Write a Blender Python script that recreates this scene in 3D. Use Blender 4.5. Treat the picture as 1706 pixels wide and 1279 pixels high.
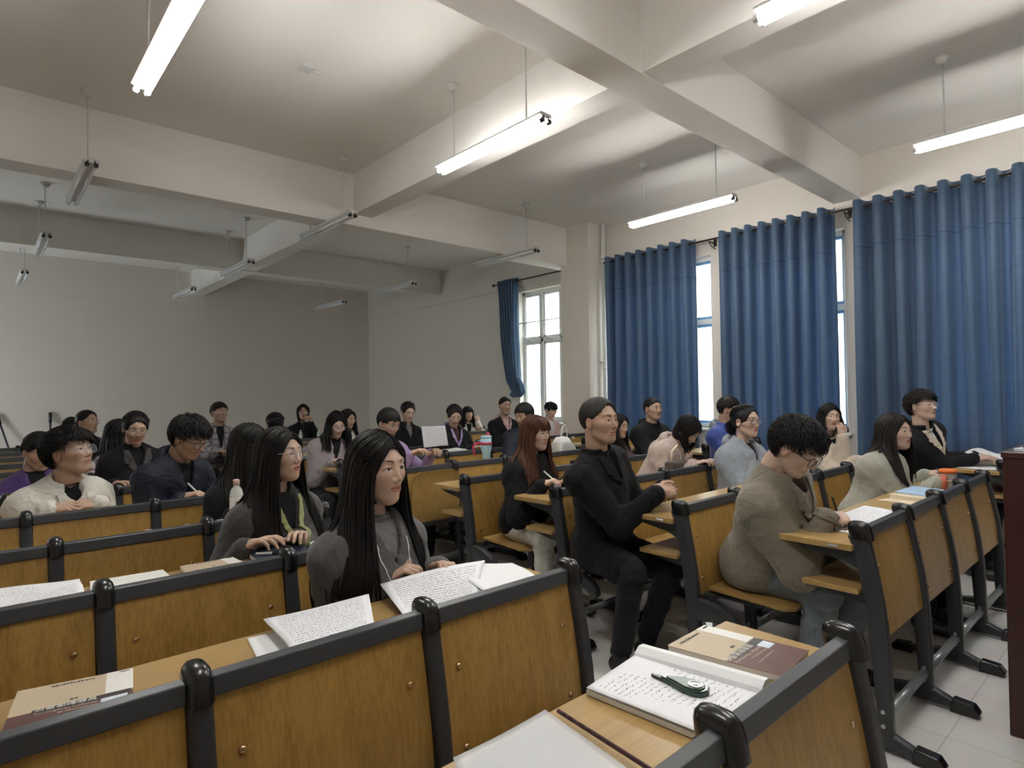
import bpy, bmesh, math, random
import numpy as np
from mathutils import Matrix, Vector

random.seed(7)
np.random.seed(7)
PI = math.pi
scene = bpy.context.scene
COL = scene.collection
for _o in list(bpy.data.objects):
    bpy.data.objects.remove(_o, do_unlink=True)

# ------------------------------------------------------------------ camera
CAM_H = 1.42
YAW, PITCH, ROLL, FPX = 0.72981, 0.01649, -0.01459, 1004.5


def camera_axes():
    cy, sy = math.cos(YAW), math.sin(YAW)
    f = np.array([sy * math.cos(PITCH), cy * math.cos(PITCH), math.sin(PITCH)])
    rt = np.array([cy, -sy, 0.0])
    up = np.cross(rt, f)
    r2 = math.cos(ROLL) * rt + math.sin(ROLL) * up
    u2 = -math.sin(ROLL) * rt + math.cos(ROLL) * up
    return r2, u2, f


_r, _u, _f = camera_axes()
cam_data = bpy.data.cameras.new('camera')
cam = bpy.data.objects.new('camera', cam_data)
COL.objects.link(cam)
M = Matrix.Identity(4)
for i in range(3):
    M[i][0] = _r[i]
    M[i][1] = _u[i]
    M[i][2] = -_f[i]
M[0][3], M[1][3], M[2][3] = 0, 0, CAM_H
cam.matrix_world = M
cam_data.sensor_fit = 'HORIZONTAL'
cam_data.sensor_width = 36.0
cam_data.lens = FPX / 1706 * 36.0
cam_data.clip_start = 0.05
cam_data.clip_end = 200
scene.camera = cam

# ------------------------------------------------------------------ world, view
scene.view_settings.view_transform = 'Standard'
scene.view_settings.look = 'None'
scene.view_settings.gamma = 1.0
scene.view_settings.use_curve_mapping = False
scene.view_settings.exposure = 1.0
scene.cycles.use_denoising = True
scene.cycles.max_bounces = 8
scene.cycles.diffuse_bounces = 5
scene.cycles.sample_clamp_indirect = 60.0
world = bpy.data.worlds.new('world')
scene.world = world
world.use_nodes = True
SKY_STRENGTH = 8.0
_bg = world.node_tree.nodes['Background']
_bg.inputs[0].default_value = (0.86, 0.94, 1.0, 1)
_bg.inputs[1].default_value = SKY_STRENGTH
TUBE_STRENGTH = 45.0


def portal(name, loc, rot, sx, sy):
    ld = bpy.data.lights.new(name, 'AREA')
    ld.shape = 'RECTANGLE'
    ld.size, ld.size_y = sx, sy
    ld.cycles.is_portal = True
    lo = bpy.data.objects.new(name, ld)
    lo.location = loc
    lo.rotation_euler = rot
    COL.objects.link(lo)


WINDOWS = [(6.25, 7.62), (4.0, 5.55), (2.42, 3.65), (0.2, 1.7), (10.6, 10.6)][:4]
WIN_Z0, WIN_Z1 = 0.95, 3.16
for _a, _b in WINDOWS:
    portal('daylight_portal', (7.2, (_a + _b) / 2, (WIN_Z0 + WIN_Z1) / 2), (0, PI / 2, 0), WIN_Z1 - WIN_Z0, _b - _a)
portal('doorway_portal', (-2.85, 11.0, 1.05), (0, -PI / 2, 0), 1.95, 0.9)

# ------------------------------------------------------------------ materials
MATS = {}


def nt(name):
    m = bpy.data.materials.new(name)
    m.use_nodes = True
    t = m.node_tree
    b = t.nodes['Principled BSDF']
    MATS[name] = m
    return m, t, b


def N(t, kind, **kw):
    n = t.nodes.new(kind)
    for k, v in kw.items():
        if k.startswith('i_'):
            n.inputs[k[2:].replace('_', ' ')].default_value = v
        else:
            setattr(n, k, v)
    return n


def plain(name, col, rough=0.6, metal=0.0, noise=0.0, nscale=8.0, bump=0.0, bscale=60.0, sheen=0.0, spec=0.5, coat=0.0, alpha=1.0, trans=0.0):
    m, t, b = nt(name)
    b.inputs['Roughness'].default_value = rough
    b.inputs['Metallic'].default_value = metal
    b.inputs['Specular IOR Level'].default_value = spec
    if sheen:
        b.inputs['Sheen Weight'].default_value = sheen
    if coat:
        b.inputs['Coat Weight'].default_value = coat
    if trans:
        b.inputs['Transmission Weight'].default_value = trans
    tc = N(t, 'ShaderNodeTexCoord')
    nz = N(t, 'ShaderNodeTexNoise', i_Scale=nscale, i_Detail=4.0)
    t.links.new(tc.outputs['Object'], nz.inputs['Vector'])
    mx = N(t, 'ShaderNodeMix', data_type='RGBA')
    c = np.array(col)
    lo, hi = c * (1 - noise), np.minimum(c * (1 + noise), 1)
    mx.inputs[6].default_value = (*lo, 1)
    mx.inputs[7].default_value = (*hi, 1)
    t.links.new(nz.outputs['Fac'], mx.inputs[0])
    t.links.new(mx.outputs[2], b.inputs['Base Color'])
    if bump:
        n2 = N(t, 'ShaderNodeTexNoise', i_Scale=bscale, i_Detail=6.0)
        t.links.new(tc.outputs['Object'], n2.inputs['Vector'])
        bp = N(t, 'ShaderNodeBump', i_Strength=bump, i_Distance=0.01)
        t.links.new(n2.outputs['Fac'], bp.inputs['Height'])
        t.links.new(bp.outputs[0], b.inputs['Normal'])
    return m


def wood(name, ca, cb, scale=(14, 14, 1.1), rough=0.32):
    m, t, b = nt(name)
    tc = N(t, 'ShaderNodeTexCoord')
    oi = N(t, 'ShaderNodeObjectInfo')
    off = N(t, 'ShaderNodeVectorMath', operation='SCALE')
    cmb = N(t, 'ShaderNodeCombineXYZ')
    t.links.new(oi.outputs['Random'], cmb.inputs[0])
    t.links.new(oi.outputs['Random'], cmb.inputs[2])
    t.links.new(cmb.outputs[0], off.inputs[0])
    off.inputs['Scale'].default_value = 11.0
    add = N(t, 'ShaderNodeVectorMath', operation='ADD')
    t.links.new(tc.outputs['Object'], add.inputs[0])
    t.links.new(off.outputs[0], add.inputs[1])
    mp = N(t, 'ShaderNodeMapping')
    mp.inputs['Scale'].default_value = scale
    t.links.new(add.outputs[0], mp.inputs['Vector'])
    nz = N(t, 'ShaderNodeTexNoise', i_Scale=1.0, i_Detail=3.0, i_Distortion=1.2)
    t.links.new(mp.outputs[0], nz.inputs['Vector'])
    mp2 = N(t, 'ShaderNodeMapping')
    mp2.inputs['Scale'].default_value = tuple(s * 11 if s > 2 else s * 1.8 for s in scale)
    t.links.new(add.outputs[0], mp2.inputs['Vector'])
    n2 = N(t, 'ShaderNodeTexNoise', i_Scale=1.0, i_Detail=4.0)
    t.links.new(mp2.outputs[0], n2.inputs['Vector'])
    mxf = N(t, 'ShaderNodeMix', data_type='FLOAT')
    mxf.inputs[0].default_value = 0.5
    t.links.new(nz.outputs['Fac'], mxf.inputs[2])
    t.links.new(n2.outputs['Fac'], mxf.inputs[3])
    cr = N(t, 'ShaderNodeValToRGB')
    cr.color_ramp.elements[0].position = 0.36
    cr.color_ramp.elements[0].color = (*cb, 1)
    cr.color_ramp.elements[1].position = 0.6
    cr.color_ramp.elements[1].color = (*ca, 1)
    t.links.new(mxf.outputs[0], cr.inputs[0])
    t.links.new(cr.outputs[0], b.inputs['Base Color'])
    b.inputs['Roughness'].default_value = rough
    return m


wood('wood_panel', (0.42, 0.250, 0.066), (0.285, 0.158, 0.036))
wood('wood_top', (0.43, 0.285, 0.112), (0.37, 0.235, 0.085), scale=(1.2, 14, 14), rough=0.3)
wood('wood_seat', (0.38, 0.24, 0.08), (0.30, 0.175, 0.055), scale=(14, 1.1, 14), rough=0.28)
plain('edge_band', (0.58, 0.47, 0.30), 0.5, noise=0.05)
plain('grey_steel', (0.030, 0.032, 0.037), 0.42, metal=0.0, noise=0.12, nscale=30, bump=0.05, bscale=300, spec=0.5)
plain('rail_steel', (0.045, 0.048, 0.055), 0.35, noise=0.1, nscale=30)
plain('black_plastic', (0.006, 0.006, 0.007), 0.24, noise=0.2, spec=0.6)
plain('brass', (0.62, 0.42, 0.25), 0.25, metal=0.9, noise=0.1)
plain('zinc', (0.55, 0.55, 0.56), 0.3, metal=0.8, noise=0.1)
plain('tube_steel', (0.33, 0.36, 0.38), 0.3, metal=0.5, noise=0.1)
plain('wall_paint', (0.665, 0.62, 0.56), 0.75, noise=0.03, nscale=1.5, bump=0.03, bscale=90)
plain('ceiling_paint', (0.78, 0.755, 0.715), 0.8, noise=0.03, nscale=1.2, bump=0.03, bscale=60)
plain('pvc_white', (0.78, 0.78, 0.76), 0.35, noise=0.03)
plain('pvc_blue', (0.18, 0.36, 0.62), 0.4, noise=0.04)
plain('lamp_white', (0.62, 0.62, 0.60), 0.4, noise=0.05)
plain('tube_off', (0.80, 0.80, 0.80), 0.2, noise=0.02)
plain('dark_metal', (0.05, 0.035, 0.03), 0.35, metal=0.6, noise=0.2)
plain('podium_red', (0.045, 0.010, 0.010), 0.3, noise=0.25, nscale=3, spec=0.5)
plain('white_plastic', (0.75, 0.75, 0.74), 0.3, noise=0.04)
plain('paper_plain', (0.80, 0.81, 0.83), 0.7, noise=0.02)
plain('paper_cream', (0.70, 0.60, 0.44), 0.55, noise=0.04)
plain('cover_tan', (0.52, 0.42, 0.29), 0.45, noise=0.04)
plain('cover_brown', (0.12, 0.050, 0.040), 0.4, noise=0.3, nscale=14)
plain('cover_black', (0.035, 0.030, 0.028), 0.35, noise=0.3)
plain('cover_white', (0.78, 0.77, 0.73), 0.5, noise=0.03)
plain('cover_blue', (0.40, 0.58, 0.80), 0.4, noise=0.25, nscale=30)
plain('cover_pale', (0.62, 0.70, 0.80), 0.4, noise=0.3, nscale=16)
plain('ink', (0.03, 0.03, 0.035), 0.6)
plain('ink_light', (0.62, 0.50, 0.42), 0.6)
plain('navy_cover', (0.028, 0.045, 0.075), 0.55, noise=0.2, bump=0.1)
plain('ink_white', (0.75, 0.73, 0.70), 0.6)
plain('mauve', (0.30, 0.27, 0.36), 0.5, noise=0.1)
plain('outside_ground', (0.35, 0.33, 0.30), 0.9, noise=0.15)
plain('facade_cream', (0.36, 0.33, 0.28), 0.8, noise=0.06, nscale=1)
plain('facade_glass', (0.06, 0.08, 0.09), 0.15, noise=0.1)


def emission(name, col, s):
    m = bpy.data.materials.new(name)
    m.use_nodes = True
    t = m.node_tree
    t.nodes.remove(t.nodes['Principled BSDF'])
    e = N(t, 'ShaderNodeEmission')
    e.inputs[0].default_value = (*col, 1)
    e.inputs[1].default_value = s
    t.links.new(e.outputs[0], t.nodes['Material Output'].inputs[0])
    MATS[name] = m


emission('tube_lit', (1.0, 0.985, 0.95), TUBE_STRENGTH)


def tile_floor():
    m, t, b = nt('floor_tile')
    tc = N(t, 'ShaderNodeTexCoord')
    br = N(t, 'ShaderNodeTexBrick', offset=0.0, squash=1.0)
    br.inputs['Scale'].default_value = 1.0
    br.inputs['Brick Width'].default_value = 0.8
    br.inputs['Row Height'].default_value = 0.8
    br.inputs['Mortar Size'].default_value = 0.0025
    br.inputs['Color1'].default_value = (0.60, 0.595, 0.56, 1)
    br.inputs['Color2'].default_value = (0.57, 0.565, 0.53, 1)
    br.inputs['Mortar'].default_value = (0.42, 0.41, 0.385, 1)
    mp = N(t, 'ShaderNodeMapping')
    mp.inputs['Location'].default_value = (0.25, 0.12, 0)
    t.links.new(tc.outputs['Object'], mp.inputs[0])
    t.links.new(mp.outputs[0], br.inputs['Vector'])
    nz = N(t, 'ShaderNodeTexNoise', i_Scale=2.5, i_Detail=8.0, i_Distortion=1.5)
    t.links.new(tc.outputs['Object'], nz.inputs['Vector'])
    mx = N(t, 'ShaderNodeMix', data_type='RGBA', blend_type='MULTIPLY')
    mx.inputs[0].default_value = 0.35
    t.links.new(br.outputs['Color'], mx.inputs[6])
    t.links.new(nz.outputs['Color'], mx.inputs[7])
    h = N(t, 'ShaderNodeHueSaturation')
    h.inputs['Saturation'].default_value = 0.6
    h.inputs['Value'].default_value = 1.25
    t.links.new(mx.outputs[2], h.inputs['Color'])
    t.links.new(h.outputs[0], b.inputs['Base Color'])
    b.inputs['Roughness'].default_value = 0.06
    n2 = N(t, 'ShaderNodeTexNoise', i_Scale=6.0)
    bp = N(t, 'ShaderNodeBump', i_Strength=0.04, i_Distance=0.02)
    t.links.new(n2.outputs['Fac'], bp.inputs['Height'])
    t.links.new(bp.outputs[0], b.inputs['Normal'])


tile_floor()


def curtain_mat():
    m, t, b = nt('curtain_blue')
    out = t.nodes['Material Output']
    b.inputs['Roughness'].default_value = 0.55
    b.inputs['Sheen Weight'].default_value = 1.0
    b.inputs['Sheen Roughness'].default_value = 0.35
    b.inputs['Sheen Tint'].default_value = (0.7, 0.85, 1, 1)
    tc = N(t, 'ShaderNodeTexCoord')
    nz = N(t, 'ShaderNodeTexNoise', i_Scale=2.5, i_Detail=6)
    mp = N(t, 'ShaderNodeMapping')
    mp.inputs['Scale'].default_value = (1, 1, 14)
    t.links.new(tc.outputs['Object'], mp.inputs[0])
    t.links.new(mp.outputs[0], nz.inputs['Vector'])
    cr = N(t, 'ShaderNodeValToRGB')
    cr.color_ramp.elements[0].color = (0.050, 0.095, 0.165, 1)
    cr.color_ramp.elements[1].color = (0.125, 0.195, 0.295, 1)
    t.links.new(nz.outputs['Fac'], cr.inputs[0])
    sx = N(t, 'ShaderNodeSeparateXYZ')
    t.links.new(tc.outputs['Object'], sx.inputs[0])
    # stitched seam across the cloth
    c1 = N(t, 'ShaderNodeMath', operation='COMPARE')
    c1.inputs[1].default_value = 2.88
    c1.inputs[2].default_value = 0.007
    t.links.new(sx.outputs[2], c1.inputs[0])
    mx = N(t, 'ShaderNodeMix', data_type='RGBA')
    mx.inputs[7].default_value = (0.02, 0.05, 0.14, 1)
    t.links.new(c1.outputs[0], mx.inputs[0])
    t.links.new(cr.outputs[0], mx.inputs[6])
    t.links.new(mx.outputs[2], b.inputs['Base Color'])
    tr = N(t, 'ShaderNodeBsdfTranslucent')
    tr.inputs[0].default_value = (0.17, 0.29, 0.48, 1)
    ms = N(t, 'ShaderNodeMixShader')
    ms.inputs[0].default_value = 0.34
    t.links.new(b.outputs[0], ms.inputs[1])
    t.links.new(tr.outputs[0], ms.inputs[2])
    t.links.new(ms.outputs[0], out.inputs[0])


curtain_mat()


def glass_mat():
    m = bpy.data.materials.new('window_glass')
    m.use_nodes = True
    t = m.node_tree
    t.nodes.remove(t.nodes['Principled BSDF'])
    tr = N(t, 'ShaderNodeBsdfTransparent')
    tr.inputs[0].default_value = (0.93, 0.96, 0.95, 1)
    gl = N(t, 'ShaderNodeBsdfGlossy')
    gl.inputs['Roughness'].default_value = 0.02
    ms = N(t, 'ShaderNodeMixShader')
    ms.inputs[0].default_value = 0.06
    t.links.new(tr.outputs[0], ms.inputs[1])
    t.links.new(gl.outputs[0], ms.inputs[2])
    t.links.new(ms.outputs[0], t.nodes['Material Output'].inputs[0])
    MATS['window_glass'] = m


glass_mat()


def bottle_mat(name, col, rough=0.1, fac=0.5):
    m = bpy.data.materials.new(name)
    m.use_nodes = True
    t = m.node_tree
    b = t.nodes['Principled BSDF']
    b.inputs['Base Color'].default_value = (*col, 1)
    b.inputs['Roughness'].default_value = rough
    tr = N(t, 'ShaderNodeBsdfTransparent')
    ms = N(t, 'ShaderNodeMixShader')
    ms.inputs[0].default_value = fac
    t.links.new(tr.outputs[0], ms.inputs[1])
    t.links.new(b.outputs[0], ms.inputs[2])
    t.links.new(ms.outputs[0], t.nodes['Material Output'].inputs[0])
    MATS[name] = m


bottle_mat('clear_plastic', (0.80, 0.85, 0.80), 0.12, 0.55)
bottle_mat('file_bag_film', (0.80, 0.82, 0.84), 0.15, 0.55)


def text_mat(name, base=(0.80, 0.81, 0.84), ink=(0.24, 0.25, 0.33), rows=26.0, dens=0.50, hand=True, gap=0.18):
    """paper with rows of writing (own marks of the sheet), laid out in the sheet's UV"""
    m, t, b = nt(name)
    tc = N(t, 'ShaderNodeTexCoord')
    sx = N(t, 'ShaderNodeSeparateXYZ')
    t.links.new(tc.outputs['UV'], sx.inputs[0])
    wob = N(t, 'ShaderNodeTexNoise', i_Scale=3.0)
    t.links.new(tc.outputs['UV'], wob.inputs['Vector'])
    ml = N(t, 'ShaderNodeMath', operation='MULTIPLY')
    ml.inputs[1].default_value = rows
    t.links.new(sx.outputs[1], ml.inputs[0])
    ad = N(t, 'ShaderNodeMath', operation='ADD')
    w2 = N(t, 'ShaderNodeMath', operation='MULTIPLY')
    w2.inputs[1].default_value = 1.4 if hand else 0.0
    t.links.new(wob.outputs['Fac'], w2.inputs[0])
    t.links.new(ml.outputs[0], ad.inputs[0])
    t.links.new(w2.outputs[0], ad.inputs[1])
    fr = N(t, 'ShaderNodeMath', operation='FRACT')
    t.links.new(ad.outputs[0], fr.inputs[0])
    cp = N(t, 'ShaderNodeMath', operation='COMPARE')
    cp.inputs[1].default_value = 0.5
    cp.inputs[2].default_value = 0.19
    t.links.new(fr.outputs[0], cp.inputs[0])
    mp = N(t, 'ShaderNodeMapping')
    mp.inputs['Scale'].default_value = (rows * 1.7, rows * 2.2, 1)
    t.links.new(tc.outputs['UV'], mp.inputs[0])
    nz = N(t, 'ShaderNodeTexNoise', i_Scale=1.6, i_Detail=2.0)
    t.links.new(mp.outputs[0], nz.inputs['Vector'])
    g = N(t, 'ShaderNodeMath', operation='GREATER_THAN')
    g.inputs[1].default_value = dens
    t.links.new(nz.outputs['Fac'], g.inputs[0])
    big = N(t, 'ShaderNodeTexNoise', i_Scale=2.2, i_Detail=1.0)
    mpb = N(t, 'ShaderNodeMapping')
    mpb.inputs['Location'].default_value = (random.random() * 9, 3.1, 0)
    t.links.new(tc.outputs['UV'], mpb.inputs[0])
    t.links.new(mpb.outputs[0], big.inputs['Vector'])
    g2 = N(t, 'ShaderNodeMath', operation='GREATER_THAN')
    g2.inputs[1].default_value = gap
    t.links.new(big.outputs['Fac'], g2.inputs[0])
    # margins
    def inside(sock, lo, hi):
        c = N(t, 'ShaderNodeMath', operation='COMPARE')
        c.inputs[1].default_value = (lo + hi) / 2
        c.inputs[2].default_value = (hi - lo) / 2
        t.links.new(sock, c.inputs[0])
        return c.outputs[0]
    prod = None
    for s in (cp.outputs[0], g.outputs[0], g2.outputs[0], inside(sx.outputs[0], 0.08, 0.92), inside(sx.outputs[1], 0.07, 0.93)):
        if prod is None:
            prod = s
        else:
            q = N(t, 'ShaderNodeMath', operation='MULTIPLY')
            t.links.new(prod, q.inputs[0])
            t.links.new(s, q.inputs[1])
            prod = q.outputs[0]
    mx = N(t, 'ShaderNodeMix', data_type='RGBA')
    mx.inputs[6].default_value = (*base, 1)
    mx.inputs[7].default_value = (*ink, 1)
    t.links.new(prod, mx.inputs[0])
    t.links.new(mx.outputs[2], b.inputs['Base Color'])
    b.inputs['Roughness'].default_value = 0.65
    return m


text_mat('paper_notes', rows=17, dens=0.52)
text_mat('paper_notes_small', rows=20, ink=(0.20, 0.20, 0.24), dens=0.50)
text_mat('paper_print', base=(0.42, 0.43, 0.45), rows=34, ink=(0.20, 0.20, 0.20), dens=0.46, hand=False)
text_mat('paper_sparse', rows=20, ink=(0.10, 0.12, 0.18), dens=0.56, gap=0.45)

# ------------------------------------------------------------------ object helpers


def link(name, me, mat=None, parent=None, smooth=False, loc=None, rot=None):
    o = bpy.data.objects.new(name, me)
    COL.objects.link(o)
    if mat is not None:
        ms = mat if isinstance(mat, (list, tuple)) else [mat]
        if not me.materials:
            for q in ms:
                me.materials.append(MATS[q])
    if smooth:
        for p in me.polygons:
            p.use_smooth = True
    if parent is not None:
        o.parent = parent
    if loc is not None:
        o.location = loc
    if rot is not None:
        o.rotation_euler = rot
    return o


def tag(o, label=None, cat=None, group=None, kind=None):
    if label:
        o['label'] = label
    if cat:
        o['category'] = cat
    if group:
        o['group'] = group
    if kind:
        o['kind'] = kind
    return o


def thing(name, label, cat, loc=(0, 0, 0), rz=0.0, group=None):
    o = bpy.data.objects.new(name, None)
    COL.objects.link(o)
    o.location = loc
    o.rotation_euler = (0, 0, rz)
    o.empty_display_size = 0.1
    return tag(o, label, cat, group)


class MB:
    """collects shapes, then becomes one mesh"""

    def __init__(self):
        self.v, self.f, self.mi, self.uv = [], [], [], {}

    def add(self, vs, fs, mi=0):
        o = len(self.v)
        self.v += [tuple(map(float, p)) for p in vs]
        for q in fs:
            self.f.append([i + o for i in q])
            self.mi.append(mi)
        return self

    def box(self, x0, x1, y0, y1, z0, z1, mi=0):
        vs = [(x, y, z) for z in (z0, z1) for y in (y0, y1) for x in (x0, x1)]
        fs = [(0, 2, 3, 1), (4, 5, 7, 6), (0, 1, 5, 4), (2, 6, 7, 3), (0, 4, 6, 2), (1, 3, 7, 5)]
        return self.add(vs, fs, mi)

    def tube(self, pts, r, n=8, mi=0, caps=True, rs=None, flat=1.0):
        pts = [np.array(p, float) for p in pts]
        k = len(pts)
        vs, fs = [], []
        prev = None
        for i, p in enumerate(pts):
            t = pts[min(i + 1, k - 1)] - pts[max(i - 1, 0)]
            t = t / (np.linalg.norm(t) + 1e-12)
            if prev is None:
                a = np.array([0, 0, 1.0]) if abs(t[2]) < 0.9 else np.array([1.0, 0, 0])
                u = np.cross(a, t)
            else:
                u = prev - t * (prev @ t)
            u /= np.linalg.norm(u) + 1e-12
            prev = u
            w = np.cross(t, u)
            rr = rs[i] if rs is not None else r
            for j in range(n):
                a = 2 * PI * j / n
                vs.append(p + rr * (math.cos(a) * u + flat * math.sin(a) * w))
        for i in range(k - 1):
            for j in range(n):
                fs.append((i * n + j, i * n + (j + 1) % n, (i + 1) * n + (j + 1) % n, (i + 1) * n + j))
        if caps:
            fs.append(tuple(range(n))[::-1])
            fs.append(tuple((k - 1) * n + j for j in range(n)))
        return self.add(vs, fs, mi)

    def lathe(self, prof, c=(0, 0, 0), n=24, mi=0):
        vs, fs = [], []
        for r, z in prof:
            for j in range(n):
                a = 2 * PI * j / n
                vs.append((c[0] + r * math.cos(a), c[1] + r * math.sin(a), c[2] + z))
        k = len(prof)
        for i in range(k - 1):
            for j in range(n):
                fs.append((i * n + j, i * n + (j + 1) % n, (i + 1) * n + (j + 1) % n, (i + 1) * n + j))
        fs.append(tuple(range(n))[::-1])
        fs.append(tuple((k - 1) * n + j for j in range(n)))
        return self.add(vs, fs, mi)

    def prism(self, poly, x0, x1, mi=0):
        """poly in (y,z), extruded along x"""
        n = len(poly)
        vs = [(x0, y, z) for y, z in poly] + [(x1, y, z) for y, z in poly]
        fs = [tuple(range(n))[::-1], tuple(range(n, 2 * n))]
        for i in range(n):
            j = (i + 1) % n
            fs.append((i, j, n + j, n + i))
        return self.add(vs, fs, mi)

    def slab(self, poly, z0, z1, mi=0):
        n = len(poly)
        vs = [(x, y, z0) for x, y in poly] + [(x, y, z1) for x, y in poly]
        fs = [tuple(range(n))[::-1], tuple(range(n, 2 * n))]
        for i in range(n):
            j = (i + 1) % n
            fs.append((i, j, n + j, n + i))
        return self.add(vs, fs, mi)

    def mesh(self, name, bevel=0.0, seg=2, smooth=False):
        me = bpy.data.meshes.new(name)
        me.from_pydata(self.v, [], self.f)
        for p, mi in zip(me.polygons, self.mi):
            p.material_index = mi
        bm = bmesh.new()
        bm.from_mesh(me)
        bmesh.ops.recalc_face_normals(bm, faces=bm.faces)
        if bevel:
            es = [e for e in bm.edges if len(e.link_faces) == 2 and e.calc_face_angle(0) > 0.5]
            bmesh.ops.bevel(bm, geom=es, offset=bevel, segments=seg, profile=0.5, affect='EDGES', clamp_overlap=True)
        bm.to_mesh(me)
        bm.free()
        if smooth:
            for p in me.polygons:
                p.use_smooth = True
        return me

    def build(self, name, mat, parent=None, bevel=0.0, smooth=False, loc=None, rot=None, seg=2):
        me = self.mesh(name, bevel, seg, smooth)
        return link(name, me, mat, parent, False, loc, rot)


def copy_tree(o, parent=None):
    c = o.copy()
    COL.objects.link(c)
    if parent is not None:
        c.parent = parent
    for ch in list(o.children):
        copy_tree(ch, c)
    return c


def smooth_by_angle(me, ang=0.6):
    for p in me.polygons:
        p.use_smooth = True
    try:
        me.set_sharp_from_angle(angle=ang)
    except Exception:
        pass


def structure(name, mb, mat, bevel=0.0, parent=None):
    o = mb.build(name, mat, parent, bevel)
    if parent is None:
        o['kind'] = 'structure'
    return o
# ------------------------------------------------------------------ the room
XW, YB, ZC = 7.0, 12.9, 3.885
XL, YF = -2.7, -2.6
structure('floor', MB().box(XL - 0.2, XW + 0.25, YF - 0.2, YB + 0.2, -0.1, 0.0), 'floor_tile')
structure('ceiling', MB().box(XL - 0.2, XW + 0.25, YF - 0.2, YB + 0.2, ZC, ZC + 0.15), 'ceiling_paint')
structure('wall_back', MB().box(XL - 0.2, XW + 0.25, YB, YB + 0.2, 0, ZC).box(XL, XW, YB - 0.03, YB, 3.24, ZC), 'wall_paint')
structure('wall_front', MB().box(XL - 0.2, XW + 0.25, YF - 0.2, YF, 0, ZC), 'wall_paint')
# left wall with the rear doorway that lets daylight in
mb = MB()
mb.box(XL - 0.2, XL, YF, 10.55, 0, ZC).box(XL - 0.2, XL, 11.45, YB, 0, ZC).box(XL - 0.2, XL, 10.55, 11.45, 2.05, ZC).box(XL - 0.2, XL, 10.55, 11.45, 0, 0.05)
structure('wall_left', mb, 'wall_paint')
# right wall with its window openings
mb = MB()
ys = [YF] + [y for a, b in sorted(WINDOWS) for y in (a, b)] + [YB]
for i in range(0, len(ys), 2):
    mb.box(XW, XW + 0.22, ys[i], ys[i + 1], 0, ZC)
for a, b in WINDOWS:
    mb.box(XW, XW + 0.22, a, b, 0, WIN_Z0).box(XW, XW + 0.22, a, b, WIN_Z1, ZC)
mb.box(XW - 0.03, XW, 6.4, YB, 3.24, ZC)
structure('wall_right', mb, 'wall_paint')
# column between the curtain bays, with a boxed riser
structure('trim_1', MB().box(6.6, XW, 5.70, 6.24, 0, ZC), 'wall_paint', 0.004)
# beams: two across the room above/behind, one along it
structure('trim_2', MB().box(XL, XW, 2.25, 2.52, 3.437, ZC), 'ceiling_paint', 0.004)
structure('trim_3', MB().box(XL, XW, 6.12, 6.40, 3.315, ZC), 'ceiling_paint', 0.004)
structure('trim_4', MB().box(XL, XW, 9.86, 10.10, 3.42, ZC), 'ceiling_paint', 0.004)
structure('trim_5', MB().box(3.15, 3.385, YF, YB, 3.44, ZC), 'ceiling_paint', 0.004)

# windows
for wi, (a, b) in enumerate(WINDOWS):
    col = 'pvc_white' if wi == 0 else 'pvc_blue'
    xf = 7.10
    fr = MB()
    w = 0.055
    z0, z1 = WIN_Z0, WIN_Z1
    zt = z0 + (z1 - z0) * 0.62
    fr.box(xf, xf + 0.06, a, a + w, z0, z1).box(xf, xf + 0.06, b - w, b, z0, z1)
    fr.box(xf, xf + 0.06, a, b, z0, z0 + w).box(xf, xf + 0.06, a, b, z1 - w, z1)
    fr.box(xf - 0.005, xf + 0.065, a, b, zt - w * 0.6, zt + w * 0.6)
    nm = 3 if b - a > 1.3 else 2
    for k in range(1, nm):
        ym = a + (b - a) * k / nm
        fr.box(xf - 0.005, xf + 0.065, ym - w / 2, ym + w / 2, z0, z1)
    f = fr.build('window_%d' % (wi + 1), 'pvc_white', None, 0.004)
    f['kind'] = 'structure'
    for k in range(nm):
        for (za, zb) in ((z0 + w, zt - w * 0.6), (zt + w * 0.6, z1 - w)):
            ya, yb = a + (b - a) * k / nm + w * 0.6, a + (b - a) * (k + 1) / nm - w * 0.6
            s = MB()
            q = 0.035
            s.box(xf + 0.01, xf + 0.045, ya, ya + q, za, zb).box(xf + 0.01, xf + 0.045, yb - q, yb, za, zb)
            s.box(xf + 0.01, xf + 0.045, ya, yb, za, za + q).box(xf + 0.01, xf + 0.045, ya, yb, zb - q, zb)
            so = s.build('sash', col, f, 0.003)
            MB().box(xf + 0.025, xf + 0.03, ya + q, yb - q, za + q, zb - q).build('pane', 'window_glass', so)
    MB().box(6.94, 7.12, a - 0.04, b + 0.04, z0 - 0.03, z0).build('window_sill', 'pvc_white', f, 0.004)

# outside: the neighbouring wing of the building and the yard
tag(MB().box(7.3, 60, -30, 60, -3.2, -3.0).build('yard', 'outside_ground'), kind='structure')
bw = thing('neighbouring_building', 'cream building wing with glazed windows seen through the window gaps', 'building', (17, 8, -3))
wing = MB().box(0, 6, -26, 30, 0, 13)
wing.build('wall', 'facade_cream', bw, 0.0)
for fl in range(4):
    for k in range(16):
        y0 = -24 + k * 3.3
        MB().box(-0.06, 0.02, y0, y0 + 1.7, 1.0 + fl * 3.2, 3.0 + fl * 3.2).build('window', 'facade_glass', bw)
    MB().box(-0.25, 0.0, -26, 30, 0.25 + fl * 3.2, 0.55 + fl * 3.2).build('ledge', 'facade_cream', bw)


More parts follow.
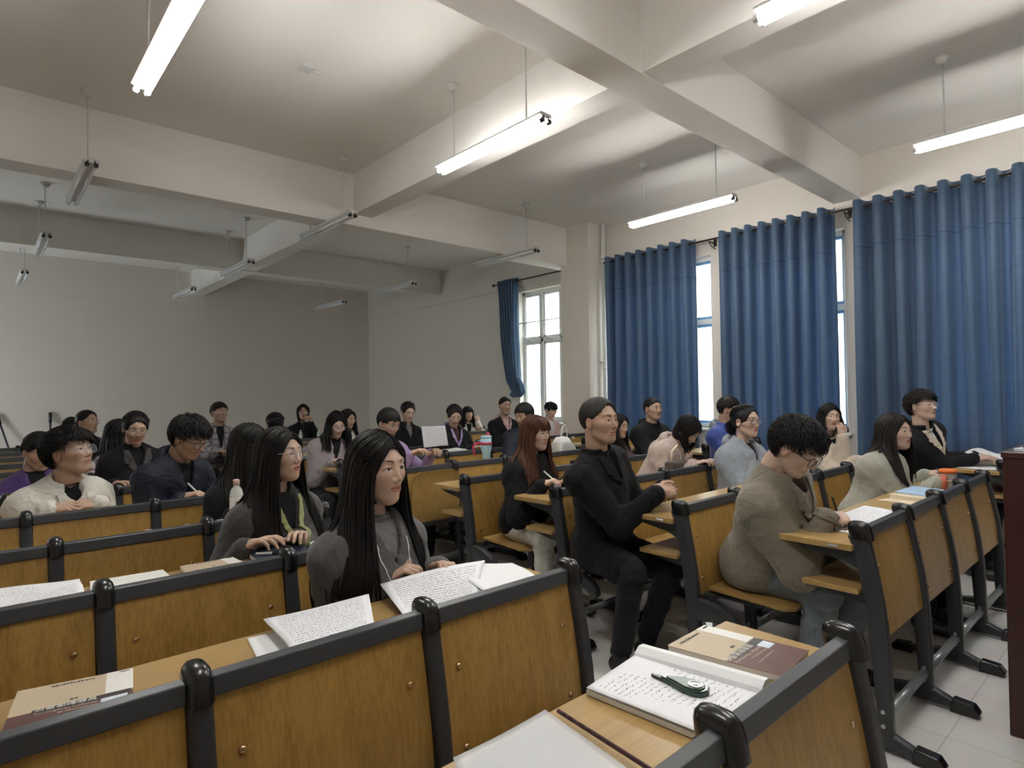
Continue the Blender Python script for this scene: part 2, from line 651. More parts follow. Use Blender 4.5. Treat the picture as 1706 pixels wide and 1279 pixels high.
# ------------------------------------------------------------------ curtains
def curtain(name, y0, y1, label, n_fold, top=3.36, bottom=0.45, xc=6.84, amp=0.070, seed=1):
    rnd = np.random.RandomState(seed)
    per = (y1 - y0) / n_fold
    ny, nz = n_fold * 14, 46
    vs, fs = [], []
    ph = rnd.uniform(-0.25, 0.25, n_fold + 2)
    for iz in range(nz + 1):
        t = iz / nz
        z = top - t * (top - bottom)
        for iy in range(ny + 1):
            u = iy / ny
            k = u * n_fold
            p = 2 * PI * k + 0.9 * np.interp(k, np.arange(n_fold + 2), ph) * t
            s = math.sin(p)
            s = math.copysign(abs(s) ** 0.8, s)
            x = xc + amp * (1 - 0.15 * t) * s + 0.012 * math.sin(3.1 * p + 5 * t + seed) * t
            y = y0 + (y1 - y0) * u - 0.052 * per * math.sin(p * 2) + 0.02 * t * math.sin(k * 1.7 + seed)
            zz = z + (0.010 * max(0.0, -s) if iz == 0 else 0) + (0.012 * s if iz == nz else 0)
            vs.append((x, y, zz))
    for iz in range(nz):
        for iy in range(ny):
            a = iz * (ny + 1) + iy
            fs.append((a, a + 1, a + ny + 2, a + ny + 1))
    mbc = MB().add(vs, fs)
    me = mbc.mesh(name, smooth=True)
    o = link(name, me, 'curtain_blue')
    tag(o, label, 'curtain', 'blue curtains')
    sol = o.modifiers.new('thick', 'SOLIDIFY')
    sol.thickness = 0.0025
    for k in range(n_fold):
        for dd in (0.25, 0.75):
            yy = y0 + (k + dd - 0.02) * per
    for k in range(n_fold * 2):
        yy = y0 + (k * 0.5 + 0.0) * per + 0.012
        g = MB()
        ring = [(xc + 0.002, yy + 0.021 * math.cos(a), top - 0.055 + 0.021 * math.sin(a)) for a in np.linspace(0, 2 * PI, 17)]
        g.tube(ring, 0.004, 6, caps=False)
        g.build('eyelet', 'zinc', o, smooth=True)
    return o


curtain('curtain', 4.13, 5.56, 'blue eyelet curtain hanging next to the boxed column', 8, seed=3)
curtain('curtain', 2.46, 3.78, 'blue eyelet curtain in the middle of the long rod, between two bright gaps', 8, seed=5)
curtain('curtain', -0.30, 2.27, 'widest blue eyelet curtain, nearest the podium', 14, seed=9)


def rod(y0, y1, z, x, label, ends=(True, True), brackets=()):
    t = thing('curtain_rod', label, 'curtain rod', (x, (y0 + y1) / 2, z))
    yc = (y0 + y1) / 2
    MB().tube([(0, y0 - yc, 0), (0, y1 - yc, 0)], 0.012, 12).build('pole', 'dark_metal', t, smooth=True)
    for e, yy in zip(ends, (y0, y1)):
        if e:
            MB().lathe([(0.0, -0.035), (0.018, -0.028), (0.026, 0.0), (0.018, 0.028), (0.0, 0.035)], (0, 0, 0), 14).build(
                'finial', 'dark_metal', t, smooth=True, loc=(0, yy - yc, 0), rot=(PI / 2, 0, 0))
    for yy in brackets:
        b = MB().box(-0.008, XW - x, yy - yc - 0.006, yy - yc + 0.006, -0.03, -0.018).box(XW - x - 0.006, XW - x, yy - yc - 0.02, yy - yc + 0.02, -0.06, 0.03)
        b.tube([(0, yy - yc, -0.02), (0.06, yy - yc, -0.07), (XW - x, yy - yc, -0.09)], 0.006, 6)
        b.build('bracket', 'dark_metal', t)
    return t


rod(-0.4, 5.62, 3.305, 6.842, 'long dark curtain rod above the blue curtains', (True, False), (3.93, 2.36, 0.9))
rod(6.30, 8.12, 3.335, 6.86, 'dark curtain rod with a ball finial over the rear window', (False, True), (7.95,))


def gathered_curtain():
    t = thing('curtain', 'narrow blue curtain tied up in a knot beside the rear window', 'curtain', (6.86, 7.75, 0), group=None)
    prof = [(3.385, 7.50, 8.02, 0.05), (3.3, 7.50, 8.02, 0.055), (2.8, 7.50, 7.97, 0.065), (2.3, 7.50, 7.92, 0.07), (1.9, 7.50, 7.85, 0.075),
            (1.65, 7.48, 7.80, 0.08), (1.50, 7.52, 7.70, 0.06), (1.43, 7.56, 7.66, 0.04)]
    n = 120
    vs, fs = [], []
    zs = np.linspace(3.385, 1.43, 40)
    P = np.array(prof)[::-1]
    for z in zs:
        ya, yb, am = (np.interp(z, P[:, 0], P[:, k]) for k in (1, 2, 3))
        for j in range(n):
            u = j / (n - 1)
            ph = u * 2 * PI * 7.5
            vs.append((am * math.sin(ph) * 0.7 + 0.01 * math.sin(z * 4 + u * 9), ya + (yb - ya) * u - 7.75 + 0.006 * math.cos(ph), z))
    for i in range(len(zs) - 1):
        for j in range(n - 1):
            a = i * n + j
            fs.append((a, a + 1, a + n + 1, a + n))
    o = link('cloth', MB().add(vs, fs).mesh('cloth', smooth=True), 'curtain_blue', t)
    # the knot and the drooping loop of cloth beside it
    kn = MB()
    for i in range(9):
        a = i * 0.7
        kn.tube([(0.03 * math.cos(a), -0.14 + 0.05 * math.sin(a), 1.46), (0.06 * math.cos(a + 0.8), -0.13 + 0.07 * math.sin(a + 0.9), 1.41), (0.02 * math.cos(a + 2), -0.13 + 0.02 * math.sin(a), 1.36)], 0.02, 8, rs=[0.014, 0.024, 0.012])
    kn.build('knot', 'curtain_blue', t, smooth=True)
    lp = MB()
    for i in range(7):
        y = -0.22 - 0.022 * i
        lp.tube([(0.02, -0.17, 1.62 + 0.03 * i), (0.05 * math.sin(i), y - 0.02, 1.56), (0.03 * math.cos(i * 2), y - 0.01, 1.45), (0, y + 0.05, 1.38), (0, -0.15, 1.40)], 0.02, 8, rs=[0.01, 0.022, 0.026, 0.018, 0.008])
    lp.build('loop', 'curtain_blue', t, smooth=True)


gathered_curtain()
# tension rod and hooks across the rear window
tr = thing('tension_rod', 'thin steel rod with curled hangers across the rear window', 'rod', (6.98, 7.0, 2.62))
MB().tube([(0, -0.75, 0), (0, 0.62, 0)], 0.008, 8).build('bar', 'tube_steel', tr, smooth=True)
for yy in (-0.12, 0.38):
    MB().tube([(0, yy, 0), (-0.01, yy + 0.10, -0.10), (0, yy + 0.12, -0.22), (0.0, yy + 0.0, -0.28), (0, yy - 0.14, -0.33)], 0.007, 6).build('hanger', 'pvc_white', tr, smooth=True)
# heating riser beside the column
rp = thing('riser_pipe', 'white vertical pipe between the column and the first blue curtain', 'pipe', (6.86, 5.63, 0))
MB().tube([(0, 0, 0.0), (0, 0, ZC)], 0.032, 16).build('pipe', 'pvc_white', rp, smooth=True)
for z in (0.5, 1.75, 3.35):
    MB().tube([(0, 0, z), (0, 0, z + 0.05)], 0.038, 16).build('coupling', 'pvc_white', rp, smooth=True)
MB().box(-0.05, 0.14, -0.005, 0.07, 1.86, 1.875).build('pipe_clip', 'zinc', rp)
sd = thing('ceiling_sensor', 'small flat box on the ceiling between the lit lamps and the first beam', 'sensor', (1.90, 4.33, ZC))
MB().box(-0.09, 0.0, -0.05, 0.05, -0.025, 0).build('case', 'lamp_white', sd, 0.004)
MB().tube([(0.02, 0, -0.012), (0.07, 0, -0.012)], 0.012, 8).build('plug', 'lamp_white', sd)


# ------------------------------------------------------------------ pendant lamps
def lamp(lit):
    t = thing('pendant_lamp', '', 'ceiling lamp')
    L = 1.22
    h = MB().prism([(-0.0, 0)], 0, 0) if False else MB()
    # housing: shallow channel, cross-section in x/z, along y
    prof = [(-0.055, 0.035), (-0.045, 0.055), (0.045, 0.055), (0.055, 0.035), (0.02, 0.018), (-0.02, 0.018)]
    n = len(prof)
    vs = [(x, -L / 2, z) for x, z in prof] + [(x, L / 2, z) for x, z in prof]
    fs = [tuple(range(n))[::-1], tuple(range(n, 2 * n))] + [(i, (i + 1) % n, n + (i + 1) % n, n + i) for i in range(n)]
    h.add(vs, fs)
    h.build('housing', 'lamp_white', t, 0.002)
    for sx in (-1, 1):
        MB().tube([(sx * 0.03, -L / 2 + 0.02, 0.0), (sx * 0.03, L / 2 - 0.02, 0.0)], 0.0135, 12).build('tube', 'tube_lit' if lit else 'tube_off', t, smooth=True)
        for sy in (-1, 1):
            MB().tube([(sx * 0.03, sy * (L / 2 - 0.018), 0.0), (sx * 0.03, sy * (L / 2 + 0.006), 0.0)], 0.017, 12).tube([(sx * 0.03, sy * (L / 2 - 0.006), 0), (sx * 0.02, sy * (L / 2 - 0.006), 0.035)], 0.009, 6).build('socket', 'black_plastic' if sy < 0 else 'lamp_white', t)
    for sy in (-0.42, 0.42):
        MB().tube([(0, sy, 0.05), (0, sy, ZC - 3.24 - 0.02)], 0.0065, 8).build('stem', 'lamp_white', t, smooth=True)
        MB().lathe([(0.012, -0.05), (0.03, -0.045), (0.048, -0.02), (0.052, 0.0)], (0, sy, ZC - 3.24), 18).build('canopy', 'lamp_white', t, smooth=True)
    return t


lit_proto, off_proto = lamp(True), lamp(False)
LAMPS = [
    (2.89, 0.76, 1, 'lit twin-tube lamp cut off by the top edge, right of the beam crossing'),
    (0.745, 3.48, 1, 'lit twin-tube lamp at the top left, over the left desks'),
    (2.853, 3.42, 1, 'lit twin-tube lamp hanging in the middle, before the crossing beam'),
    (5.40, 3.43, 1, 'lit twin-tube lamp in front of the gap between the first two blue curtains'),
    (5.40, 0.74, 1, 'lit twin-tube lamp at the right edge above the widest curtain'),
    (0.80, 0.76, 1, 'lit twin-tube lamp above the photographer'),
    (0.685, 6.22, 0, 'unlit twin-tube lamp at left, nearest of the dark ones there'),
    (2.855, 6.17, 0, 'unlit twin-tube lamp under the beam crossing, left of centre'),
    (5.365, 6.09, 0, 'unlit twin-tube lamp hanging near the boxed column'),
    (0.61, 8.98, 0, 'unlit twin-tube lamp at left, second of the three dark ones receding'),
    (2.79, 8.95, 0, 'unlit twin-tube lamp along the long beam, second back'),
    (5.372, 8.97, 0, 'unlit twin-tube lamp before the rearmost beam, right half'),
    (0.55, 11.55, 0, 'unlit twin-tube lamp at the left edge, nearest the back wall'),
    (2.75, 11.62, 0, 'unlit twin-tube lamp nearest the back wall, along the long beam'),
    (5.36, 11.43, 0, 'unlit twin-tube lamp nearest the back wall, right half'),
]
_used = set()
for x, y, l, lab in LAMPS:
    p = lit_proto if l else off_proto
    o = p if l not in _used else copy_tree(p)
    _used.add(l)
    o.location = (x, y, 3.24)
    o['label'] = lab
    o['group'] = 'pendant tube lamps'
# ------------------------------------------------------------------ lecture benches
BAY = 0.55
POST_FRONT = [(-0.040, 0.852), (-0.052, 0.79), (-0.076, 0.67), (-0.094, 0.56), (-0.106, 0.44), (-0.112, 0.30), (-0.116, 0.05)]
POST_BACK = [(-0.064, 0.05), (-0.056, 0.20), (-0.046, 0.36), (-0.030, 0.52), (-0.010, 0.66), (0.008, 0.76), (0.036, 0.83)]


def front_y(z):
    zs = [p[1] for p in POST_FRONT][::-1]
    return float(np.interp(z, zs, [p[0] for p in POST_FRONT][::-1]))


def bench_meshes():
    D = {}
    m = MB().prism(POST_FRONT + POST_BACK, -0.024, 0.024)
    m.prism([(-0.20, 0.012), (-0.20, 0.045), (-0.12, 0.075), (-0.05, 0.075), (0.12, 0.045), (0.14, 0.012)], -0.022, 0.022)
    D['post'] = m.mesh('post', 0.012, 4)
    smooth_by_angle(D['post'])
    # domed plastic cap
    vs, fs = [], []
    rows = [(0.815, 1.0), (0.845, 1.0), (0.862, 0.96), (0.874, 0.84), (0.882, 0.62), (0.886, 0.30), (0.887, 0.02)]
    nn = 20
    for z, k in rows:
        for j in range(nn):
            a = 2 * PI * j / nn
            ca, sa = math.cos(a), math.sin(a)
            x = 0.0285 * math.copysign(abs(ca) ** 0.75, ca) * k
            y = 0.044 * math.copysign(abs(sa) ** 0.75, sa) * (k ** 0.8) - 0.006 - (0.87 - z) * 0.20
            vs.append((x, y, z))
    for i in range(len(rows) - 1):
        for j in range(nn):
            fs.append((i * nn + j, i * nn + (j + 1) % nn, (i + 1) * nn + (j + 1) % nn, (i + 1) * nn + j))
    fs.append(tuple(range(nn))[::-1])
    fs.append(tuple((len(rows) - 1) * nn + j for j in range(nn)))
    D['post_cap'] = MB().add(vs, fs).mesh('post_cap')
    smooth_by_angle(D['post_cap'], 0.9)
    D['toe'] = MB().prism([(-0.275, 0.0), (-0.285, 0.02), (-0.262, 0.052), (-0.185, 0.058), (-0.175, 0.0)], -0.028, 0.028).mesh('foot_cap', 0.006, 2)
    D['heel'] = MB().prism([(0.20, 0.0), (0.21, 0.02), (0.19, 0.045), (0.12, 0.052), (0.11, 0.0)], -0.028, 0.028).mesh('foot_cap', 0.006, 2)
    # curved front panel, follows the posts
    zs = np.linspace(0.43, 0.835, 12)
    pf = [(front_y(z) + 0.020, z) for z in zs]
    pb = [(front_y(z) + 0.033, z) for z in zs][::-1]
    D['panel'] = MB().prism(pf + pb, 0.026, BAY - 0.026).mesh('panel')
    smooth_by_angle(D['panel'])
    D['top_rail'] = MB().prism([(-0.036, 0.818), (-0.030, 0.858), (-0.004, 0.862), (0.002, 0.848), (-0.004, 0.818)], 0.022, BAY - 0.022).mesh('top_rail', 0.003, 2)
    D['screw'] = MB().lathe([(0.0, -0.004), (0.0085, -0.004), (0.0085, 0.001), (0.006, 0.0035), (0.0, 0.004)], n=12).mesh('screw', smooth=True)
    D['stretcher'] = MB().tube([(0.0, -0.085, 0.135), (BAY, -0.085, 0.135)], 0.019, 14).mesh('stretcher', smooth=True)
    b = MB()
    for z in (0.16, 0.105):
        b.tube([(-0.031, -0.085, z), (-0.02, -0.085, z)], 0.008, 8)
    D['bolts'] = b.mesh('bolt')
    # seat: moulded ply, gently dished, rounded front corners
    def seat(fold):
        nx, ny = 14, 14
        w = BAY - 0.11
        vs, fs = [], []
        for side in (0, 1):
            for j in range(ny + 1):
                v = j / ny
                ins = 0.0
                if v > 0.8:
                    q = (v - 0.8) / 0.2
                    ins = 0.07 * (1 - math.sqrt(max(0, 1 - q * q)))
                for i in range(nx + 1):
                    u = i / nx
                    x = BAY / 2 - w / 2 + ins + (w - 2 * ins) * u
                    d = 0.385 * v
                    dip = -0.012 * math.sin(PI * min(v * 1.1, 1)) * math.sin(PI * u) - 0.012 * max(0, v - 0.75) * 4 * (v - 0.75) * 4
                    zz = dip + (0.0 if side else -0.013)
                    if not fold:
                        vs.append((x, -0.125 - d, 0.458 + zz + 0.012 * (1 - v)))
                    else:
                        vs.append((x, -0.150 + zz, 0.455 + d * 0.99))
        n = (nx + 1) * (ny + 1)
        for j in range(ny):
            for i in range(nx):
                a = j * (nx + 1) + i
                fs.append((a, a + 1, a + nx + 2, a + nx + 1))
                fs.append((n + a, n + a + nx + 1, n + a + nx + 2, n + a + 1))
        for j in range(ny):
            for i in (0, nx):
                a = j * (nx + 1) + i
                fs.append((a, a + nx + 1, n + a + nx + 1, n + a))
        for i in range(nx):
            for j in (0, ny):
                a = j * (nx + 1) + i
                fs.append((a, a + 1, n + a + 1, n + a))
        me = MB().add(vs, fs).mesh('seat')
        smooth_by_angle(me)
        return me
    D['seat'] = seat(False)
    D['seat_up'] = seat(True)
    arm = [(-0.10, 0.425), (-0.20, 0.415), (-0.28, 0.385), (-0.318, 0.35), (-0.325, 0.315), (-0.305, 0.295), (-0.28, 0.297), (-0.265, 0.318), (-0.245, 0.335), (-0.19, 0.335), (-0.14, 0.325), (-0.10, 0.33)]
    a = MB().prism(arm, -0.022, 0.022)
    D['seat_arm'] = a.mesh('seat_arm', 0.005, 2)
    smooth_by_angle(D['seat_arm'])
    D['hinge'] = MB().box(0.03, BAY - 0.03, -0.16, -0.115, 0.415, 0.442).box(0.07, 0.11, -0.38, -0.13, 0.425, 0.443).box(BAY - 0.11, BAY - 0.07, -0.38, -0.13, 0.425, 0.443).mesh('seat_hinge', 0.003)
    D['hinge_up'] = MB().box(0.03, BAY - 0.03, -0.16, -0.115, 0.415, 0.442).mesh('seat_hinge', 0.003)
    br = MB().prism([(0.0, 0.765), (0.27, 0.765), (0.20, 0.742), (0.06, 0.72), (-0.01, 0.69)], -0.012, 0.012)
    D['desk_bracket'] = br.mesh('desk_bracket', 0.003)
    D['shelf_bracket'] = MB().prism([(-0.02, 0.597), (0.17, 0.597), (0.15, 0.585), (-0.02, 0.56)], -0.012, 0.012).mesh('shelf_bracket', 0.003)
    return D


BM = bench_meshes()


def bench(n, front, last=False, up=(), detail=True):
    t = thing('lecture_bench', '', 'bench')
    for i in range(n + 1):
        x = i * BAY
        p = link('post', BM['post'], 'grey_steel', t, loc=(x, 0, 0))
        link('post_cap', BM['post_cap'], 'black_plastic', p)
        link('foot_cap', BM['toe'], 'black_plastic', p)
        link('foot_cap', BM['heel'], 'black_plastic', p)
        link('bolt', BM['bolts'], 'zinc', p)
        if not last:
            link('desk_bracket', BM['desk_bracket'], 'grey_steel', p)
            link('shelf_bracket', BM['shelf_bracket'], 'grey_steel', p)
        if not front:
            link('seat_arm', BM['seat_arm'], 'grey_steel', p)
    for i in range(n):
        x = i * BAY
        pn = link('panel', BM['panel'], 'wood_panel', t, loc=(x, 0, 0))
        if detail:
            for sx_ in (0.075, BAY - 0.075):
                for sz_ in (0.70, 0.50):
                    link('screw', BM['screw'], 'brass', pn, loc=(sx_, front_y(sz_) + 0.018, sz_), rot=(PI / 2 - 0.1, 0, 0))
        link('top_rail', BM['top_rail'], 'rail_steel', t, loc=(x, 0, 0))
        link('stretcher', BM['stretcher'], 'tube_steel', t, loc=(x, 0, 0))
        if not front:
            s = link('seat', BM['seat_up' if i in up else 'seat'], 'wood_seat', t, loc=(x, 0, 0))
            link('seat_hinge', BM['hinge_up' if i in up else 'hinge'], 'grey_steel', s)
    if not last:
        w = n * BAY
        dt = MB().box(-0.045, w + 0.045, 0.008, 0.305, 0.768, 0.795).build('desktop', 'wood_top', t, 0.004)
        MB().tube([(-0.048, 0.06, 0.782), (-0.0455, 0.06, 0.782), (-0.0455, 0.10, 0.782), (-0.048, 0.10, 0.782)], 0.0035, 6).box(-0.0475, -0.0445, 0.06, 0.10, 0.776, 0.788).build('number_plate', 'zinc', dt)
        MB().box(-0.04, w + 0.04, -0.01, 0.21, 0.598, 0.620).build('book_shelf', 'wood_top', t, 0.004)
    return t


def ordinal(k):
    return ['front', 'second', 'third', 'fourth', 'fifth', 'sixth', 'seventh', 'eighth', 'ninth', 'tenth', 'eleventh', 'twelfth', 'thirteenth'][k]


def LY(k):
    return 0.545 + 0.81 * k


def LX(k):
    return 1.485 - 0.048 * k


def RY(k):
    return 0.90 + 0.79 * k


def RX(k):
    return 2.67 - 0.065 * k


def CX(k):
    return 5.66 - 0.03 * k


PROTO = {}


def place_bench(n, kind, x, y, label, up=(), detail=True):
    key = (n, kind, tuple(up), detail)
    if key not in PROTO:
        o = PROTO[key] = bench(n, kind == 'front', kind == 'last', up, detail)
    else:
        o = copy_tree(PROTO[key])
    o.location = (x, y, 0)
    o['label'] = label
    o['group'] = 'lecture benches in rows'
    return o


NL, NR, NC = 12, 11, 10
for k in range(NL):
    place_bench(4, 'front' if k == 0 else ('last' if k == NL - 1 else 'mid'), LX(k) - 4 * BAY, LY(k),
                ('%s-row' % ordinal(k) if k else 'front-row, nearest') + ' wood and grey steel bench of the left block', (), k < 6)
for k in range(NR):
    place_bench(4, 'front' if k == 0 else ('last' if k == NR - 1 else 'mid'), RX(k), RY(k),
                '%s-row wood and grey steel bench of the middle block%s' % (ordinal(k), {0: ', facing the podium', 4: ', its end seat folded up'}.get(k, '')), (0,) if k in (4, 5) else (), k < 6)
for k in range(NC):
    place_bench(2, 'front' if k == 0 else ('last' if k == NC - 1 else 'mid'), CX(k), RY(k) + 0.02,
                '%s-row short bench by the curtained windows' % ordinal(k), (), k < 3)

# podium at the right edge
pd = thing('podium', 'dark maroon wooden podium at the right edge of the room', 'podium', (3.15, 0.51, 0))
MB().box(0, 0.75, -0.85, 0.0, 0.0, 1.13).build('body', 'podium_red', pd, 0.004)
MB().box(-0.01, 0.77, -0.87, 0.004, 1.13, 1.155).build('top', 'podium_red', pd, 0.004)
# two sticks leaning on the rear wall
for (x, z, lean, lab) in ((0.98, 1.22, -0.02, 'black-gripped stick leaning on the back wall, the right one'), (0.33, 1.22, 0.55, 'black-gripped stick leaning on the back wall, the slanted left one')):
    t = thing('walking_stick', lab, 'stick', (x, 12.62, 0))
    MB().tube([(lean * 0.5, 0, 0.0), (0, 0.22, z - 0.16)], 0.014, 8).build('shaft', 'grey_steel', t, smooth=True)
    MB().tube([(0, 0.22, z - 0.17), (-lean * 0.06, 0.25, z)], 0.024, 10).build('grip', 'black_plastic', t, smooth=True)
# ------------------------------------------------------------------ implicit surfaces for bodies, clothes, hair
f32 = np.float32


def v3(*a):
    return np.array(a, float)


def unit(a):
    a = np.asarray(a, float)
    return a / (np.linalg.norm(a) + 1e-12)


def smin(a, b, k):
    if k <= 0:
        return np.minimum(a, b)
    h = np.clip(0.5 + 0.5 * (b - a) / k, 0, 1)
    return b + (a - b) * h - k * h * (1 - h)


def smax(a, b, k):
    return -smin(-a, -b, k)


def s_cap(P, a, b, ra, rb):
    a = np.asarray(a, float)
    b = np.asarray(b, float)
    ba = b - a
    L = float(ba @ ba) + 1e-12
    x, y, z = P[0] - a[0], P[1] - a[1], P[2] - a[2]
    h = np.clip((x * ba[0] + y * ba[1] + z * ba[2]) / L, 0, 1)
    return np.sqrt((x - ba[0] * h) ** 2 + (y - ba[1] * h) ** 2 + (z - ba[2] * h) ** 2) - (ra + (rb - ra) * h)


def s_ell(P, c, r, R=None):
    x, y, z = P[0] - c[0], P[1] - c[1], P[2] - c[2]
    if R is not None:
        x, y, z = (x * R[0][0] + y * R[0][1] + z * R[0][2], x * R[1][0] + y * R[1][1] + z * R[1][2], x * R[2][0] + y * R[2][1] + z * R[2][2])
    k0 = np.sqrt((x / r[0]) ** 2 + (y / r[1]) ** 2 + (z / r[2]) ** 2)
    k1 = np.sqrt((x / r[0] ** 2) ** 2 + (y / r[1] ** 2) ** 2 + (z / r[2] ** 2) ** 2) + 1e-9
    return k0 * (k0 - 1) / k1


def nets(fn, lo, hi, h):
    lo = np.asarray(lo, float)
    n = np.maximum(4, np.ceil((np.asarray(hi, float) - lo) / h).astype(int) + 1)
    ax = [(lo[i] + h * np.arange(n[i])) for i in range(3)]
    P = (ax[0][:, None, None], ax[1][None, :, None], ax[2][None, None, :])
    F = np.broadcast_to(fn(P), tuple(n)).astype(f32)
    S = F < 0
    C = tuple(n - 1)
    cnt = np.zeros(C, np.int8)
    acc = np.zeros(C + (3,), f32)
    quads = []
    for a in range(3):
        sl0 = [slice(None)] * 3
        sl1 = [slice(None)] * 3
        sl0[a] = slice(0, -1)
        sl1[a] = slice(1, None)
        f0, f1 = F[tuple(sl0)], F[tuple(sl1)]
        m = S[tuple(sl0)] != S[tuple(sl1)]
        idx = np.argwhere(m)
        if not len(idx):
            continue
        t = f0[m] / (f0[m] - f1[m])
        pos = idx.astype(f32)
        pos[:, a] += t
        b, c = [q for q in range(3) if q != a]
        for db in (0, 1):
            for dc in (0, 1):
                ci = idx.copy()
                ci[:, b] -= db
                ci[:, c] -= dc
                ok = (ci[:, b] >= 0) & (ci[:, c] >= 0) & (ci[:, b] < C[b]) & (ci[:, c] < C[c])
                ci2 = ci[ok]
                np.add.at(cnt, tuple(ci2.T), 1)
                np.add.at(acc, tuple(ci2.T), pos[ok])
        ins = (idx[:, b] > 0) & (idx[:, c] > 0) & (idx[:, b] < n[b] - 1) & (idx[:, c] < n[c] - 1)
        e = idx[ins]
        q = []
        for db, dc in ((0, 0), (1, 0), (1, 1), (0, 1)):
            ci = e.copy()
            ci[:, b] -= db
            ci[:, c] -= dc
            q.append(np.ravel_multi_index(tuple(ci.T), C))
        q = np.stack(q, 1)
        inside = S[tuple(sl0)][m][ins]
        flip = inside if a != 1 else ~inside
        q[~flip] = q[~flip][:, ::-1]
        quads.append(q)
    used = cnt > 0
    ids = -np.ones(C, int)
    ids[used] = np.arange(used.sum())
    V = acc[used] / cnt[used][:, None] * h + lo
    Q = ids.ravel()[np.concatenate(quads)] if quads else np.zeros((0, 4), int)
    return V.astype(float), Q[:, ::-1]


def largest_piece(V, Q):
    if not len(Q):
        return V, Q
    lab = np.arange(len(V))
    for _ in range(400):
        m = lab[Q].min(1)
        new = lab.copy()
        for k in range(4):
            np.minimum.at(new, Q[:, k], m)
        new = new[new]
        if (new == lab).all():
            break
        lab = new
    ids, cn = np.unique(lab[Q[:, 0]], return_counts=True)
    keep = lab[Q[:, 0]] == ids[cn.argmax()]
    Q = Q[keep]
    used = np.unique(Q)
    mp = -np.ones(len(V), int)
    mp[used] = np.arange(len(used))
    return V[used], mp[Q]


def mesh_np(name, V, Q, mats, mi=None, smooth=True, tint=None, uv=None):
    me = bpy.data.meshes.new(name)
    V = np.asarray(V, f32)
    Q = np.asarray(Q, np.int32)
    me.vertices.add(len(V))
    me.vertices.foreach_set('co', V.ravel())
    k = Q.shape[1]
    me.loops.add(Q.size)
    me.loops.foreach_set('vertex_index', Q.ravel())
    me.polygons.add(len(Q))
    me.polygons.foreach_set('loop_start', np.arange(len(Q), dtype=np.int32) * k)
    try:
        me.polygons.foreach_set('loop_total', np.full(len(Q), k, np.int32))
    except Exception:
        pass
    for m in mats:
        me.materials.append(MATS[m])
    if mi is not None:
        me.polygons.foreach_set('material_index', np.asarray(mi, np.int32))
    me.polygons.foreach_set('use_smooth', np.full(len(Q), smooth))
    if tint is not None:
        at = me.color_attributes.new('tint', 'FLOAT_COLOR', 'POINT')
        c = np.ones((len(V), 4), f32)
        c[:, :3] = tint
        at.data.foreach_set('color', c.ravel())
    me.update(calc_edges=True)
    me.validate()
    return me


